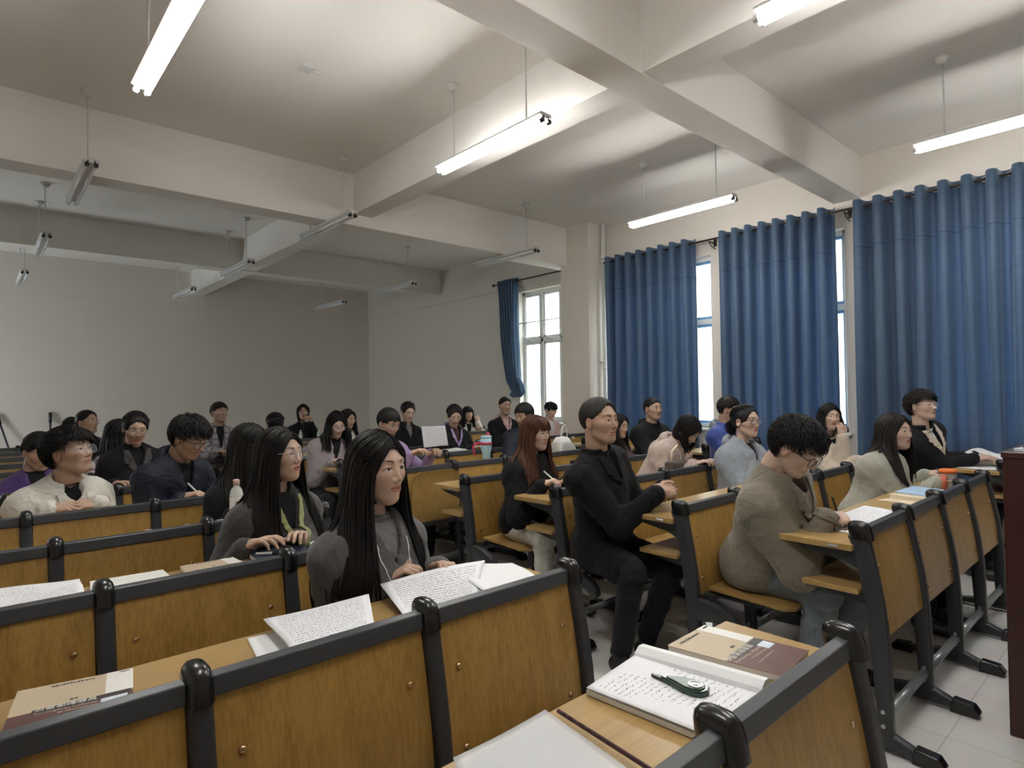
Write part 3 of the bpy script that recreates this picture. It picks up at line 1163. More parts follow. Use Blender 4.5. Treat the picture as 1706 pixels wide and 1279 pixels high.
def head_sdf(kind):
    w = {'f': 1.0, 'm': 1.05, 'o': 1.05}[kind]
    heavy = kind == 'o'

    def fn(P):
        X, Y, Z = P
        d = s_ell(P, (-0.014, 0, 0.028), (0.094, 0.074 * w, 0.086))
        d = smin(d, s_ell(P, (0.022, 0, -0.022), (0.065, (0.0575 if kind == 'f' else 0.060) * w, 0.086)), 0.03)
        jw = {'f': 0.020, 'm': 0.028, 'o': 0.031}[kind]
        d = smin(d, s_ell(P, (0.050, 0, -0.092), (0.028, jw, 0.022)), 0.03)
        for s in (-1, 1):
            d = smin(d, s_cap(P, (0.0, s * (0.046 if kind == 'f' else 0.052), -0.055), (0.045, s * (0.016 if kind == 'f' else 0.022), -0.092), 0.014, 0.013), 0.025)
            d = smin(d, s_cap(P, (0.058, s * 0.036 * w, -0.018), (0.030, s * 0.052 * w, -0.012), 0.018, 0.014), 0.025)
            d = smin(d, s_cap(P, (0.076, s * 0.014, 0.026), (0.066, s * 0.044, 0.026), 0.008, 0.007), 0.016)
        # sockets
        for s in (-1, 1):
            d = smax(d, -s_ell(P, (0.098, s * 0.031, 0.004), (0.018, 0.020, 0.013)), 0.012)
        # eyeball with lids: lids are skin over the ball, the slit shows the ball
        for s in (-1, 1):
            lid = s_ell(P, (0.0685, s * 0.031, 0.003), (0.0165, 0.0170, 0.0135))
            slit = s_ell(P, (0.086, s * 0.031, 0.0015), (0.012, 0.0150, 0.0052))
            d = smin(d, lid, 0.006)
            d = smax(d, -slit, 0.0012)
        # nose
        d = smin(d, s_cap(P, (0.077, 0, 0.012), (0.0965 if kind == 'f' else 0.0985, 0, -0.028), 0.006, 0.0085 if kind == 'f' else 0.0095), 0.013)
        for s in (-1, 1):
            d = smin(d, s_cap(P, (0.090, s * 0.011, -0.034), (0.082, s * 0.014, -0.034), 0.0065, 0.006), 0.006)
            d = smax(d, -s_ell(P, (0.0965, s * 0.0065, -0.0425), (0.006, 0.0030, 0.004)), 0.002)
        d = smin(d, s_cap(P, (0.084, 0, -0.038), (0.087, 0, -0.040), 0.006, 0.006), 0.006)
        # mouth
        lw = 0.019
        d = smin(d, s_ell(P, (0.071, 0, -0.063), (0.013, 0.024, 0.017)), 0.014)
        d = smin(d, s_cap(P, (0.0808, -0.008, -0.0570), (0.0808, 0.008, -0.0570), 0.0052, 0.0052), 0.006)
        d = smin(d, s_cap(P, (0.0798, -0.009, -0.0665), (0.0798, 0.009, -0.0665), 0.0060, 0.0060), 0.006)
        cut = s_ell(P, (0.0935, 0, -0.0615), (0.016, 0.0235, 0.0016))
        d = smax(d, -cut, 0.003)
        d = smin(d, s_ell(P, (0.064, 0, -0.094), (0.014, 0.014, 0.012)), 0.014)
        if heavy:
            for s in (-1, 1):
                d = smax(d, -s_cap(P, (0.087, s * 0.020, -0.036), (0.074, s * 0.034, -0.062), 0.0035, 0.003), 0.006)
        # ears
        for s in (-1, 1):
            e = s_ell(P, (-0.006, s * 0.078 * w, -0.006), (0.019, 0.0075, 0.030))
            e = smax(e, -s_ell(P, (-0.001, s * 0.087 * w, -0.003), (0.011, 0.008, 0.020)), 0.004)
            d = smin(d, e, 0.006)
        nr = {'f': 0.041, 'm': 0.054, 'o': 0.056}[kind]
        d = smin(d, s_cap(P, (-0.030, 0, -0.045), (-0.040, 0, -0.125), nr + 0.004, nr), 0.022)
        return d
    return fn


HEADS = {}


def head_mesh(kind, h):
    key = (kind, h)
    if key in HEADS:
        return HEADS[key]
    fn = head_sdf(kind)
    V, Q = nets(fn, (-0.118, -0.098, -0.155), (0.122, 0.098, 0.125), h)
    x, y, z = V.T
    ay = np.abs(y)
    T = np.ones((len(V), 3))

    def mix(mask, col):
        m = np.clip(mask, 0, 1)[:, None]
        T[:] = T * (1 - m) + np.array(col) * m
    sharp = max(h, 0.002)

    def soft(dist):
        return np.clip(0.5 - dist / sharp, 0, 1)
    front = x > 0.05
    lip_u = (z + 0.0575) / np.maximum(0.0065 * (1 - (y / 0.0245) ** 2) + 0.0012, 1e-4)
    up = front & (ay < 0.0235) & (z > -0.0618)
    low = front & (ay < 0.0225) & (z <= -0.0618)
    lipc = (0.74, 0.40, 0.42) if kind == 'f' else (0.80, 0.56, 0.54)
    mix(np.where(up, soft(z + 0.0618 - 0.0100 * np.sqrt(np.clip(1 - (y / 0.024) ** 2, 0, 1))), 0), lipc)
    mix(np.where(low, soft(-(z + 0.0618) - 0.0115 * np.sqrt(np.clip(1 - (y / 0.023) ** 2, 0, 1))), 0), lipc)
    mix(np.where(front & (ay < 0.022), soft(np.abs(z + 0.0616) - 0.0008), 0) * 0.8, (0.35, 0.18, 0.18))
    # brows
    bz = 0.0235 + 0.0060 * np.sin(np.clip((ay - 0.012) / 0.042, 0, 1) * PI * 0.72)
    bt = 0.0040 * np.clip((0.056 - ay) / 0.03, 0.35, 1) * (1.25 if kind != 'f' else 0.95)
    mix(np.where((x > 0.03) & (ay > 0.012) & (ay < 0.054), soft(np.abs(z - bz) - bt), 0) * 0.88, (0.12, 0.10, 0.10))
    # lash line around the slit
    ex = (ay - 0.031) / 0.0155
    zt = 0.0018 + 0.0056 * np.sqrt(np.clip(1 - ex ** 2, 0, 1))
    mix(np.where((x > 0.05) & (np.abs(ex) < 1.12), soft(np.abs(z - zt) - 0.0012), 0) * 0.9, (0.08, 0.06, 0.06))
    mix(np.where(front, np.exp(-(((ay - 0.040) / 0.018) ** 2 + ((z + 0.026) / 0.018) ** 2)), 0) * 0.18, (1.0, 0.68, 0.64))
    mix(np.where(front, np.exp(-((y / 0.014) ** 2 + ((z + 0.033) / 0.012) ** 2)), 0) * 0.18, (1.0, 0.70, 0.66))
    mix(np.where(ay > 0.072, 0.25, 0), (1.0, 0.68, 0.64))
    V2, Q2, M2, T2 = [V], [Q], [np.zeros(len(Q), int)], [T]
    off = len(V)

    def ball(c, r, mat, tint=(1, 1, 1), stretch=(1, 1, 1), seg=18):
        nonlocal off
        vs, fs = [], []
        for i in range(seg + 1):
            th = PI * i / seg
            for j in range(seg):
                a = 2 * PI * j / seg
                vs.append((c[0] + r * stretch[0] * math.cos(th), c[1] + r * stretch[1] * math.sin(th) * math.cos(a), c[2] + r * stretch[2] * math.sin(th) * math.sin(a)))
        for i in range(seg):
            for j in range(seg):
                fs.append((i * seg + j, i * seg + (j + 1) % seg, (i + 1) * seg + (j + 1) % seg, (i + 1) * seg + j))
        V2.append(np.array(vs))
        Q2.append(np.array(fs)[:, ::-1] + off)
        M2.append(np.full(len(fs), mat))
        T2.append(np.tile(np.array(tint, float), (len(vs), 1)))
        off += len(vs)
    for s in (-1, 1):
        ball((0.0690, s * 0.031, 0.0020), 0.0128, 1, stretch=(1, 1.1, 1))
        ball((0.0760, s * 0.0300, 0.0020), 0.0076, 2, stretch=(0.96, 0.92, 0.92), seg=14)
    r = tuple(np.concatenate(q) for q in (V2, Q2, M2, T2))
    HEADS[key] = r
    return r


HANDS = {}


def hand_mesh(pose, h):
    """right hand; wrist at the origin, fingers towards +x, back of the hand +z, thumb on +y"""
    key = (pose, h)
    if key in HANDS:
        return HANDS[key]
    curl = {'rest': (18, 26, 18), 'pen': (48, 62, 30), 'clasp': (42, 55, 30), 'flat': (6, 8, 6), 'cheek': (30, 60, 40), 'hold': (30, 38, 22)}[pose]
    segs = []
    base_y = (0.028, 0.009, -0.010, -0.027)
    lens = ((0.042, 0.024, 0.019), (0.046, 0.028, 0.020), (0.043, 0.026, 0.020), (0.033, 0.019, 0.017))
    spread = (6, 2, -3, -9)
    for i in range(4):
        p = v3(0.088 - 0.004 * abs(i - 1), base_y[i], 0.0)
        a = 0.0
        yaw = math.radians(spread[i] * (0.4 if pose in ('pen', 'clasp', 'cheek') else 1))
        extra = (0, 3, 7, 12)[i] if pose != 'flat' else 0
        chain = [p]
        for j in range(3):
            a += math.radians(curl[j] + extra)
            d = v3(math.cos(a) * math.cos(yaw), math.sin(yaw) * math.cos(a), -math.sin(a))
            p = p + d * lens[i][j]
            chain.append(p)
        segs.append(chain)
    th = {'pen': [(0.022, 0.026, -0.006), (0.052, 0.046, -0.022), (0.078, 0.040, -0.036), (0.095, 0.026, -0.046)],
          'clasp': [(0.022, 0.026, 0.0), (0.050, 0.046, 0.002), (0.078, 0.046, 0.006), (0.098, 0.034, 0.008)],
          'cheek': [(0.022, 0.026, -0.004), (0.048, 0.050, -0.012), (0.074, 0.060, -0.018), (0.094, 0.060, -0.024)]}.get(
        pose, [(0.022, 0.026, -0.004), (0.050, 0.050, -0.016), (0.076, 0.060, -0.026), (0.098, 0.062, -0.032)])

    def fn(P):
        d = s_ell(P, (0.050, 0.0, -0.002), (0.050, 0.042, 0.0155))
        d = smin(d, s_cap(P, (0.0, 0, 0), (0.03, 0, 0), 0.021, 0.022), 0.02)
        d = smin(d, s_cap(P, (-0.030, 0, 0), (0.0, 0, 0), 0.0245, 0.0225), 0.015)
        fg = None
        for i, ch in enumerate(segs):
            rr = (0.0088, 0.0092, 0.0088, 0.0078)[i]
            q = s_cap(P, ch[0] - v3(0.03, 0, 0), ch[0], rr, rr + 0.0008)
            q = np.minimum(q, s_cap(P, ch[0], ch[1], rr + 0.0006, rr))
            q = np.minimum(q, s_cap(P, ch[1], ch[2], rr * 1.02, rr * 0.92))
            q = np.minimum(q, s_cap(P, ch[2], ch[3], rr * 0.92, rr * 0.74))
            fg = q if fg is None else np.minimum(fg, q)
        d = smin(d, fg, 0.007)
        t = s_cap(P, th[0], th[1], 0.017, 0.0125)
        t = smin(t, s_cap(P, th[1], th[2], 0.0118, 0.0098), 0.003)
        t = smin(t, s_cap(P, th[2], th[3], 0.0100, 0.0080), 0.002)
        return smin(d, t, 0.008)
    V, Q = nets(fn, (-0.085, -0.062, -0.125), (0.205, 0.085, 0.045), h)
    r = (V, Q)
    HANDS[key] = r
    return r


def strands(paths, r0, r1=None, flat=0.5, nring=4):
    """paths: (S,K,3) -> tapered tubes"""
    Pp = np.asarray(paths, float)
    S, K, _ = Pp.shape
    T = np.gradient(Pp, axis=1)
    T /= np.linalg.norm(T, axis=2, keepdims=True) + 1e-9
    ref = np.zeros_like(T)
    ref[..., 2] = 1.0
    m = np.abs(T[..., 2]) > 0.85
    c = Pp.mean(axis=(0, 1))
    outw = Pp - c
    outw[..., 2] = 0
    outw /= np.linalg.norm(outw, axis=2, keepdims=True) + 1e-9
    ref = np.where(m[..., None], outw, ref)
    U = np.cross(ref, T)
    U /= np.linalg.norm(U, axis=2, keepdims=True) + 1e-9
    W = np.cross(T, U)
    t = np.linspace(0, 1, K)
    rad = (r0 * np.clip(np.minimum(1.0, (1 - t) * 3.2 + 0.12), 0, 1) * np.clip(t * 6 + 0.5, 0, 1))[None, :, None]
    rs = (np.random.RandomState(1).uniform(0.75, 1.2, S))[:, None, None]
    ang = np.arange(nring) * 2 * PI / nring
    ring = np.stack([Pp + rad * rs * (math.cos(a) * U + flat * math.sin(a) * W) for a in ang], 2)  # S,K,n,3
    V = ring.reshape(-1, 3)
    idx = np.arange(S * K * nring).reshape(S, K, nring)
    a = idx[:, :-1, :]
    b = np.roll(a, -1, axis=2)
    d = idx[:, 1:, :]
    e = np.roll(d, -1, axis=2)
    Q = np.stack([a, b, e, d], -1).reshape(-1, 4)
    return V, Q


def skin_mat():
    m, t, b = nt('skin')
    at = N(t, 'ShaderNodeVertexColor', layer_name='tint')
    oi = N(t, 'ShaderNodeObjectInfo')
    mx = N(t, 'ShaderNodeMix', data_type='RGBA', blend_type='MULTIPLY')
    mx.inputs[0].default_value = 1.0
    t.links.new(oi.outputs['Color'], mx.inputs[6])
    t.links.new(at.outputs[0], mx.inputs[7])
    t.links.new(mx.outputs[2], b.inputs['Base Color'])
    b.inputs['Roughness'].default_value = 0.48
    b.inputs['Subsurface Weight'].default_value = 0.10
    b.inputs['Subsurface Radius'].default_value = (0.012, 0.005, 0.003)
    b.inputs['Subsurface Scale'].default_value = 1.0
    nz = N(t, 'ShaderNodeTexNoise', i_Scale=260.0, i_Detail=3.0)
    bp = N(t, 'ShaderNodeBump', i_Strength=0.06, i_Distance=0.002)
    t.links.new(nz.outputs['Fac'], bp.inputs['Height'])
    t.links.new(bp.outputs[0], b.inputs['Normal'])


skin_mat()
plain('eye_white', (0.62, 0.60, 0.58), 0.15)
plain('iris', (0.018, 0.012, 0.010), 0.08, spec=0.8)


def cloth_mat(name, col, col2=None, rough=0.85, weave=500, bump=0.25, sheen=0.25, dens=0.5, melange=0.12, plaid=None, vnoise=90):
    m, t, b = nt(name)
    b.inputs['Roughness'].default_value = rough
    b.inputs['Sheen Weight'].default_value = sheen
    b.inputs['Specular IOR Level'].default_value = 0.25
    tc = N(t, 'ShaderNodeTexCoord')
    nz = N(t, 'ShaderNodeTexNoise', i_Scale=vnoise, i_Detail=5.0)
    t.links.new(tc.outputs['Object'], nz.inputs['Vector'])
    mx = N(t, 'ShaderNodeMix', data_type='RGBA')
    c = np.array(col)
    mx.inputs[6].default_value = (*(c * (1 - melange)), 1)
    mx.inputs[7].default_value = (*(np.minimum(1, c * (1 + melange))), 1)
    t.links.new(nz.outputs['Fac'], mx.inputs[0])
    res = mx.outputs[2]
    if plaid is not None:
        for ax in ('X', 'Z'):
            wv = N(t, 'ShaderNodeTexWave', bands_direction=ax, i_Scale=4.5)
            t.links.new(tc.outputs['Object'], wv.inputs['Vector'])
            g = N(t, 'ShaderNodeMath', operation='GREATER_THAN')
            g.inputs[1].default_value = 0.82
            t.links.new(wv.outputs['Fac'], g.inputs[0])
            m2 = N(t, 'ShaderNodeMix', data_type='RGBA')
            m2.inputs[7].default_value = (*plaid, 1)
            t.links.new(g.outputs[0], m2.inputs[0])
            t.links.new(res, m2.inputs[6])
            res = m2.outputs[2]
    t.links.new(res, b.inputs['Base Color'])
    # soft creases
    n2 = N(t, 'ShaderNodeTexNoise', i_Scale=5.5, i_Detail=3.0, i_Distortion=3.0)
    t.links.new(tc.outputs['Object'], n2.inputs['Vector'])
    b1 = N(t, 'ShaderNodeBump', i_Strength=0.45, i_Distance=0.035)
    t.links.new(n2.outputs['Fac'], b1.inputs['Height'])
    n3 = N(t, 'ShaderNodeTexNoise', i_Scale=weave, i_Detail=2.0)
    t.links.new(tc.outputs['Object'], n3.inputs['Vector'])
    b2 = N(t, 'ShaderNodeBump', i_Strength=bump, i_Distance=0.004)
    t.links.new(n3.outputs['Fac'], b2.inputs['Height'])
    t.links.new(b1.outputs[0], b2.inputs['Normal'])
    t.links.new(b2.outputs[0], b.inputs['Normal'])


def hair_mat(name, col, rough=0.45):
    m, t, b = nt(name)
    tc = N(t, 'ShaderNodeTexCoord')
    nz = N(t, 'ShaderNodeTexNoise', i_Scale=70, i_Detail=3)
    mp = N(t, 'ShaderNodeMapping')
    mp.inputs['Scale'].default_value = (1, 1, 0.12)
    t.links.new(tc.outputs['Object'], mp.inputs[0])
    t.links.new(mp.outputs[0], nz.inputs['Vector'])
    mx = N(t, 'ShaderNodeMix', data_type='RGBA')
    c = np.array(col)
    mx.inputs[6].default_value = (*(c * 0.55), 1)
    mx.inputs[7].default_value = (*(c * 1.4), 1)
    t.links.new(nz.outputs['Fac'], mx.inputs[0])
    t.links.new(mx.outputs[2], b.inputs['Base Color'])
    b.inputs['Roughness'].default_value = rough
    b.inputs['Specular IOR Level'].default_value = 0.22
    bp = N(t, 'ShaderNodeBump', i_Strength=0.4, i_Distance=0.003)
    t.links.new(nz.outputs['Fac'], bp.inputs['Height'])
    t.links.new(bp.outputs[0], b.inputs['Normal'])


hair_mat('hair_black', (0.010, 0.009, 0.009))
hair_mat('hair_dark', (0.017, 0.013, 0.012))
hair_mat('hair_auburn', (0.075, 0.030, 0.016), 0.42)
hair_mat('hair_greying', (0.024, 0.021, 0.019), 0.5)
plain('glasses_dark', (0.012, 0.012, 0.014), 0.2)
plain('glasses_silver', (0.60, 0.60, 0.60), 0.2, metal=0.9)
plain('glasses_clear', (0.38, 0.40, 0.44), 0.1, spec=0.9)
bottle_mat('lens', (0.85, 0.9, 0.95), 0.03, 0.10)
for nm, c, kw in (
    ('charcoal_wool', (0.085, 0.080, 0.082), dict(weave=700, bump=0.5, melange=0.3, vnoise=400)),
    ('dark_grey_wool', (0.050, 0.048, 0.047), dict(weave=600, bump=0.4, melange=0.3, vnoise=300)),
    ('black_cloth', (0.007, 0.007, 0.009), dict(sheen=0.04)),
    ('black_wool', (0.0045, 0.0045, 0.006), dict(sheen=0.03)),
    ('navy_shell', (0.013, 0.017, 0.030), dict(rough=0.55, sheen=0.0)),
    ('white_cotton', (0.60, 0.585, 0.53), dict()),
    ('sage_wool', (0.36, 0.36, 0.30), dict(weave=400, bump=0.5)),
    ('khaki_canvas', (0.195, 0.172, 0.130), dict()),
    ('pink_fleece', (0.50, 0.40, 0.36), dict(weave=260, bump=0.6)),
    ('cream_fleece', (0.60, 0.52, 0.42), dict(weave=200, bump=0.8)),
    ('white_fleece', (0.72, 0.69, 0.63), dict(weave=160, bump=0.9)),
    ('grey_hoodie', (0.27, 0.30, 0.34), dict()),
    ('mauve_hoodie', (0.27, 0.235, 0.245), dict()),
    ('purple_cloth', (0.35, 0.26, 0.47), dict()),
    ('deep_purple', (0.07, 0.035, 0.15), dict()),
    ('royal_blue', (0.030, 0.060, 0.26), dict(rough=0.5)),
    ('blush_knit', (0.52, 0.36, 0.33), dict()),
    ('maroon_cloth', (0.055, 0.018, 0.022), dict()),
    ('plaid_shirt', (0.33, 0.32, 0.33), dict(plaid=(0.18, 0.16, 0.20))),
    ('white_stripe', (0.62, 0.60, 0.62), dict(plaid=(0.25, 0.18, 0.22))),
    ('green_lining', (0.30, 0.33, 0.14), dict()),
    ('denim_grey', (0.17, 0.20, 0.225), dict(weave=900, bump=0.5, melange=0.3, vnoise=25)),
    ('white_trousers', (0.62, 0.60, 0.54), dict()),
    ('dark_trousers', (0.010, 0.010, 0.013), dict(sheen=0.05)),
    ('grey_inner', (0.14, 0.135, 0.135), dict()),
    ('brown_inner', (0.085, 0.065, 0.055), dict()),
    ('white_inner', (0.62, 0.62, 0.62), dict()),
):
    cloth_mat(nm, c, **kw)
plain('shoe_dark', (0.02, 0.02, 0.02), 0.4)
plain('shoe_white', (0.55, 0.55, 0.53), 0.5)
plain('cord_white', (0.70, 0.70, 0.70), 0.6)
plain('button_dark', (0.02, 0.02, 0.02), 0.3)


def rot_from(fwd, up_hint, roll=0.0):
    """columns: x = forward, y = left, z = up"""
    x = unit(fwd)
    z = np.asarray(up_hint, float) - x * (x @ np.asarray(up_hint, float))
    z = unit(z)
    y = np.cross(z, x)
    if roll:
        c, s = math.cos(roll), math.sin(roll)
        y, z = c * y + s * z, -s * y + c * z
    return np.stack([x, y, z], 1)


def elbow_of(S, W, la, lb, pole):
    d = W - S
    L = np.linalg.norm(d)
    if L > la + lb - 0.01:
        k = (la + lb - 0.01) / L
        la, lb = la / k, lb / k
    a = (la * la - lb * lb + L * L) / (2 * L)
    hh = math.sqrt(max(1e-6, la * la - a * a))
    u = d / L
    p = np.asarray(pole, float)
    p = unit(p - u * (p @ u))
    return S + u * a + p * hh


def azim(a):
    a = math.radians(a)
    return v3(math.sin(a), -math.cos(a), 0)


def person(label, head, face=0, pitch=0, roll=0, body=0, seat_y=None, seat_x=None, sex='f', size=1.0, hair='long', hair_col='hair_black',
           hair_len=0.45, coat='black_cloth', inner=None, collar='plain', bulk=0.02, hands=None, poses=('rest', 'rest'), legs=None, legs_mat='dark_trousers',
           shoes='shoe_dark', skin=(0.50, 0.335, 0.255), glasses=None, lod=1, shoulder=None, lean_neck=0.02, coat_len=0.0, part=0.0, seed=0, palm=None, vdepth=0.12,
           bangs=False, lapel=None, zip_line=False, group='students seated in the benches', neck_dir=None, hood_mat=None, seat_z=0.47, lining=None, wide=1.0, elbow_out=0.4, lapel_w=1.0):
    """seated figure. head = centre of the head; hands = (right wrist, left wrist)"""
    rng = np.random.RandomState(seed + 11)
    Hc = np.array(head, float)
    F = azim(face)
    pr = math.radians(pitch)
    fwd = F * math.cos(pr) + v3(0, 0, 1) * math.sin(pr)
    R = rot_from(fwd, (0, 0, 1), math.radians(roll))
    B = azim(body)
    Bl = np.cross(v3(0, 0, 1), B)        # the figure's left
    sy = seat_y
    if inner is None and vdepth > 0:
        inner = 'black_cloth'
    sx = seat_x if seat_x is not None else Hc[0]
    hip = v3(sx, sy, seat_z + 0.085)
    skull_base = Hc + R @ v3(-0.035, 0, -0.075)
    to_hip = unit(hip - skull_base)
    nb = skull_base + unit(to_hip * 0.8 + v3(0, 0, -0.35)) * 0.112 * size
    up = unit(nb - hip)
    TL = np.linalg.norm(nb - hip)
    TF = unit(B - up * (B @ up))         # chest direction
    TLt = np.cross(up, TF)               # left
    RT = np.stack([TF, TLt, up], 0)      # rows: world -> torso
    RW = RT.T

    def tw(f, l, u):
        return hip + RW @ v3(f, l, u)
    sh = (shoulder or (0.142 if sex == 'f' else 0.160)) * size
    Sr, Sl = tw(-0.005, -sh, TL - 0.085), tw(-0.005, sh, TL - 0.085)
    if hands is None:
        hands = (hip + B * 0.40 - Bl * 0.10 + v3(0, 0, 0.26), hip + B * 0.40 + Bl * 0.10 + v3(0, 0, 0.26))
    Wr, Wl = (np.array(q, float) for q in hands)
    Er = elbow_of(Sr, Wr, 0.285 * size, 0.25 * size, -Bl * elbow_out + v3(0, 0, -1.0) - B * 0.45)
    El = elbow_of(Sl, Wl, 0.285 * size, 0.25 * size, Bl * elbow_out + v3(0, 0, -1.0) - B * 0.45)
    w = size * wide

    def torso(P, off=0.0, k=0.05):
        d = s_ell(P, tw(0.005, 0, TL * 0.66), (0.104 * w, 0.150 * w, 0.185), RT)
        d = smin(d, s_ell(P, tw(0.01, 0, TL * 0.32), (0.105 * w, 0.138 * w, 0.17), RT), k)
        d = smin(d, s_ell(P, tw(-0.01, 0, 0.02), (0.125 * w, 0.165 * w, 0.115), RT), k)
        d = smin(d, s_cap(P, Sr + up * 0.0, Sl + up * 0.0, 0.050, 0.050), 0.05)
        for s in (Sr, Sl):
            d = smin(d, s_cap(P, nb + up * 0.005 - TF * 0.012, s * 0.85 + nb * 0.15 + up * 0.012, 0.038, 0.040), 0.045)
        if sex == 'f':
            for q in (-1, 1):
                d = smin(d, s_ell(P, tw(0.085, q * 0.062, TL * 0.60), (0.045, 0.055, 0.055), RT), 0.04)
        return d - off

    def arms(P, off=0.0, end=0.0, wr=None):
        wr = off if wr is None else wr
        d = None
        for S, E, W_ in ((Sr, Er, Wr), (Sl, El, Wl)):
            Wc = W_ - unit(W_ - E) * end
            q = s_cap(P, S, E, 0.052 * w + off, 0.043 * w + off)
            q = smin(q, s_cap(P, E, Wc, 0.043 * w + off, 0.030 + wr), 0.02)
            d = q if d is None else np.minimum(d, q)
        return d

    if legs is None:
        legs = [(hip + B * 0.40 - Bl * 0.11 + v3(0, 0, -0.045), None), (hip + B * 0.40 + Bl * 0.11 + v3(0, 0, -0.045), None)]
    LG = []
    for i, (kn, an) in enumerate(legs):
        s = -1 if i == 0 else 1
        kn = np.array(kn, float)
        an = np.array(an, float) if an is not None else v3(kn[0], kn[1] + 0.10, 0.095) + B * 0.06
        hp = hip + Bl * s * 0.088 + v3(0, 0, -0.02)
        LG.append((hp, kn, an))

    def legs_sdf(P, off=0.0):
        d = None
        for hp, kn, an in LG:
            q = s_cap(P, hp, kn, 0.078 * w, 0.056 * w)
            q = smin(q, s_cap(P, kn, an, 0.055 * w, 0.040), 0.03)
            d = q if d is None else smin(d, q, 0.02)
        return d - off
    g = {0: 0.0085, 1: 0.012, 2: 0.017}[lod]
    root_loc = v3(hip[0], hip[1], 0.0)
    allp = np.array([hip, nb, Sr, Sl, Er, El, Wr, Wl])
    lo, hi = allp.min(0) - 0.19, allp.max(0) + 0.19
    lo[2] = max(0.3, lo[2])
    # ---------- the body: one skin from neck to knees, head and hands joined in
    pieces = []
    T1 = lambda n_: np.ones((n_, 3))

    def body_fn(P):
        d = torso(P, -0.004)
        d = smin(d, arms(P, -0.004), 0.02)
        d = smin(d, legs_sdf(P, -0.006), 0.03)
        d = smin(d, s_cap(P, nb + up * -0.02, skull_base, 0.047 if sex == 'f' else 0.058, 0.042 if sex == 'f' else 0.054), 0.022)
        return d
    blo, bhi = np.minimum(lo, np.array([q for l_ in LG for q in l_]).min(0) - 0.1), np.maximum(hi, np.array([q for l_ in LG for q in l_]).max(0) + 0.1)
    blo[2] = 0.03
    V, Q = nets(body_fn, blo, bhi, 0.016 if lod < 2 else 0.022)
    pieces.append((V, Q, np.zeros(len(Q), int), T1(len(V))))
    if lod < 2:  # a finer neck over the coarse one
        def neck_fn(P):
            return s_cap(P, nb + up * -0.05, skull_base, 0.0480 if sex == 'f' else 0.0590, 0.0430 if sex == 'f' else 0.0550)
        a_, b_ = np.minimum(nb - 0.12, skull_base - 0.08), np.maximum(nb + 0.09, skull_base + 0.08)
        V, Q = nets(neck_fn, a_, b_, 0.008)
        pieces.append((V, Q, np.zeros(len(Q), int), T1(len(V))))
    hk = {'f': 'f', 'm': 'm', 'o': 'o'}[sex]
    hV, hQ, hM, hT = head_mesh(hk, {0: 0.0021, 1: 0.0032, 2: 0.0045}[lod])
    hs = size * (0.965 if sex == 'f' else 1.0)
    pieces.append((hV * hs @ R.T + Hc, hQ, hM, hT))
    hands_info = []
    for i, (W_, E) in enumerate(((Wr, Er), (Wl, El))):
        pose = poses[i]
        V, Q = hand_mesh(pose, 0.0026 if lod == 0 else (0.0036 if lod == 1 else 0.0055))
        V = V.copy()
        if i == 1:
            V[:, 1] *= -1
            Q = Q[:, ::-1]
        d = unit(W_ - E)
        back = v3(0, 0, 1)
        if palm is not None and palm[i] is not None:
            pp = palm[i]
            if len(pp) == 2:
                d, back = unit(pp[0]), np.array(pp[1], float)
            else:
                back = np.array(pp, float)
        else:
            d = unit(d * v3(1, 1, 0.35))
        RH = rot_from(d, back)
        V = V * (0.93 if sex == 'f' else 1.02) @ RH.T + W_
        pieces.append((V, Q, np.zeros(len(Q), int), T1(len(V))))
        hands_info.append((W_, RH))
    off = 0
    Vs, Qs, Ms, Ts = [], [], [], []
    for V, Q, Mi, T in pieces:
        Vs.append(V)
        Qs.append(Q + off)
        Ms.append(Mi)
        Ts.append(T)
        off += len(V)
    me = mesh_np('person', np.concatenate(Vs) - root_loc, np.concatenate(Qs), ['skin', 'eye_white', 'iris'], np.concatenate(Ms), tint=np.concatenate(Ts))
    root = link('person', me)
    root.location = root_loc
    root.color = (*skin, 1)
    tag(root, label, 'person', group)

    def child(name, V, Q, mat, smooth=True):
        if len(Q) == 0:
            return None
        return link(name, mesh_np(name, np.asarray(V) - root_loc, Q, [mat] if isinstance(mat, str) else list(mat), smooth=smooth), parent=root)
    # ---------- clothes
    ph = rng.uniform(0, 6, 6)

    def wrinkle(P, amp):
        a = np.sin(P[0] * 31 + P[2] * 23 + ph[0]) * np.sin(P[1] * 27 - P[2] * 17 + ph[1])
        b = np.sin(P[0] * 63 - P[1] * 41 + ph[2]) * np.sin(P[2] * 58 + P[1] * 33 + ph[3])
        c = 1 - np.abs(np.sin(P[0] * 17 - P[2] * 26 + 2.5 * np.sin(P[1] * 14 + ph[4]) + ph[5]))
        return amp * (a * 0.7 + 0.5 * b - 1.8 * c ** 4)

    def elbow_folds(P):
        r = 0
        for S, E, W_ in ((Sr, Er, Wr), (Sl, El, Wl)):
            dd = np.sqrt((P[0] - E[0]) ** 2 + (P[1] - E[1]) ** 2 + (P[2] - E[2]) ** 2)
            ax = unit(W_ - S)
            t_ = (P[0] - E[0]) * ax[0] + (P[1] - E[1]) * ax[1] + (P[2] - E[2]) * ax[2]
            r = r + np.exp(-(dd / 0.10) ** 2) * np.sin(t_ * 150 + 3 * np.sin(P[2] * 30 + ph[4]))
            ax2 = unit(W_ - E)
            Wc = W_ - ax2 * 0.05
            dd = np.sqrt((P[0] - Wc[0]) ** 2 + (P[1] - Wc[1]) ** 2 + (P[2] - Wc[2]) ** 2)
            t_ = (P[0] - E[0]) * ax2[0] + (P[1] - E[1]) * ax2[1] + (P[2] - E[2]) * ax2[2]
            r = r + 0.6 * np.exp(-(dd / 0.06) ** 2) * np.sin(t_ * 210 + 2 * np.sin(P[0] * 50))
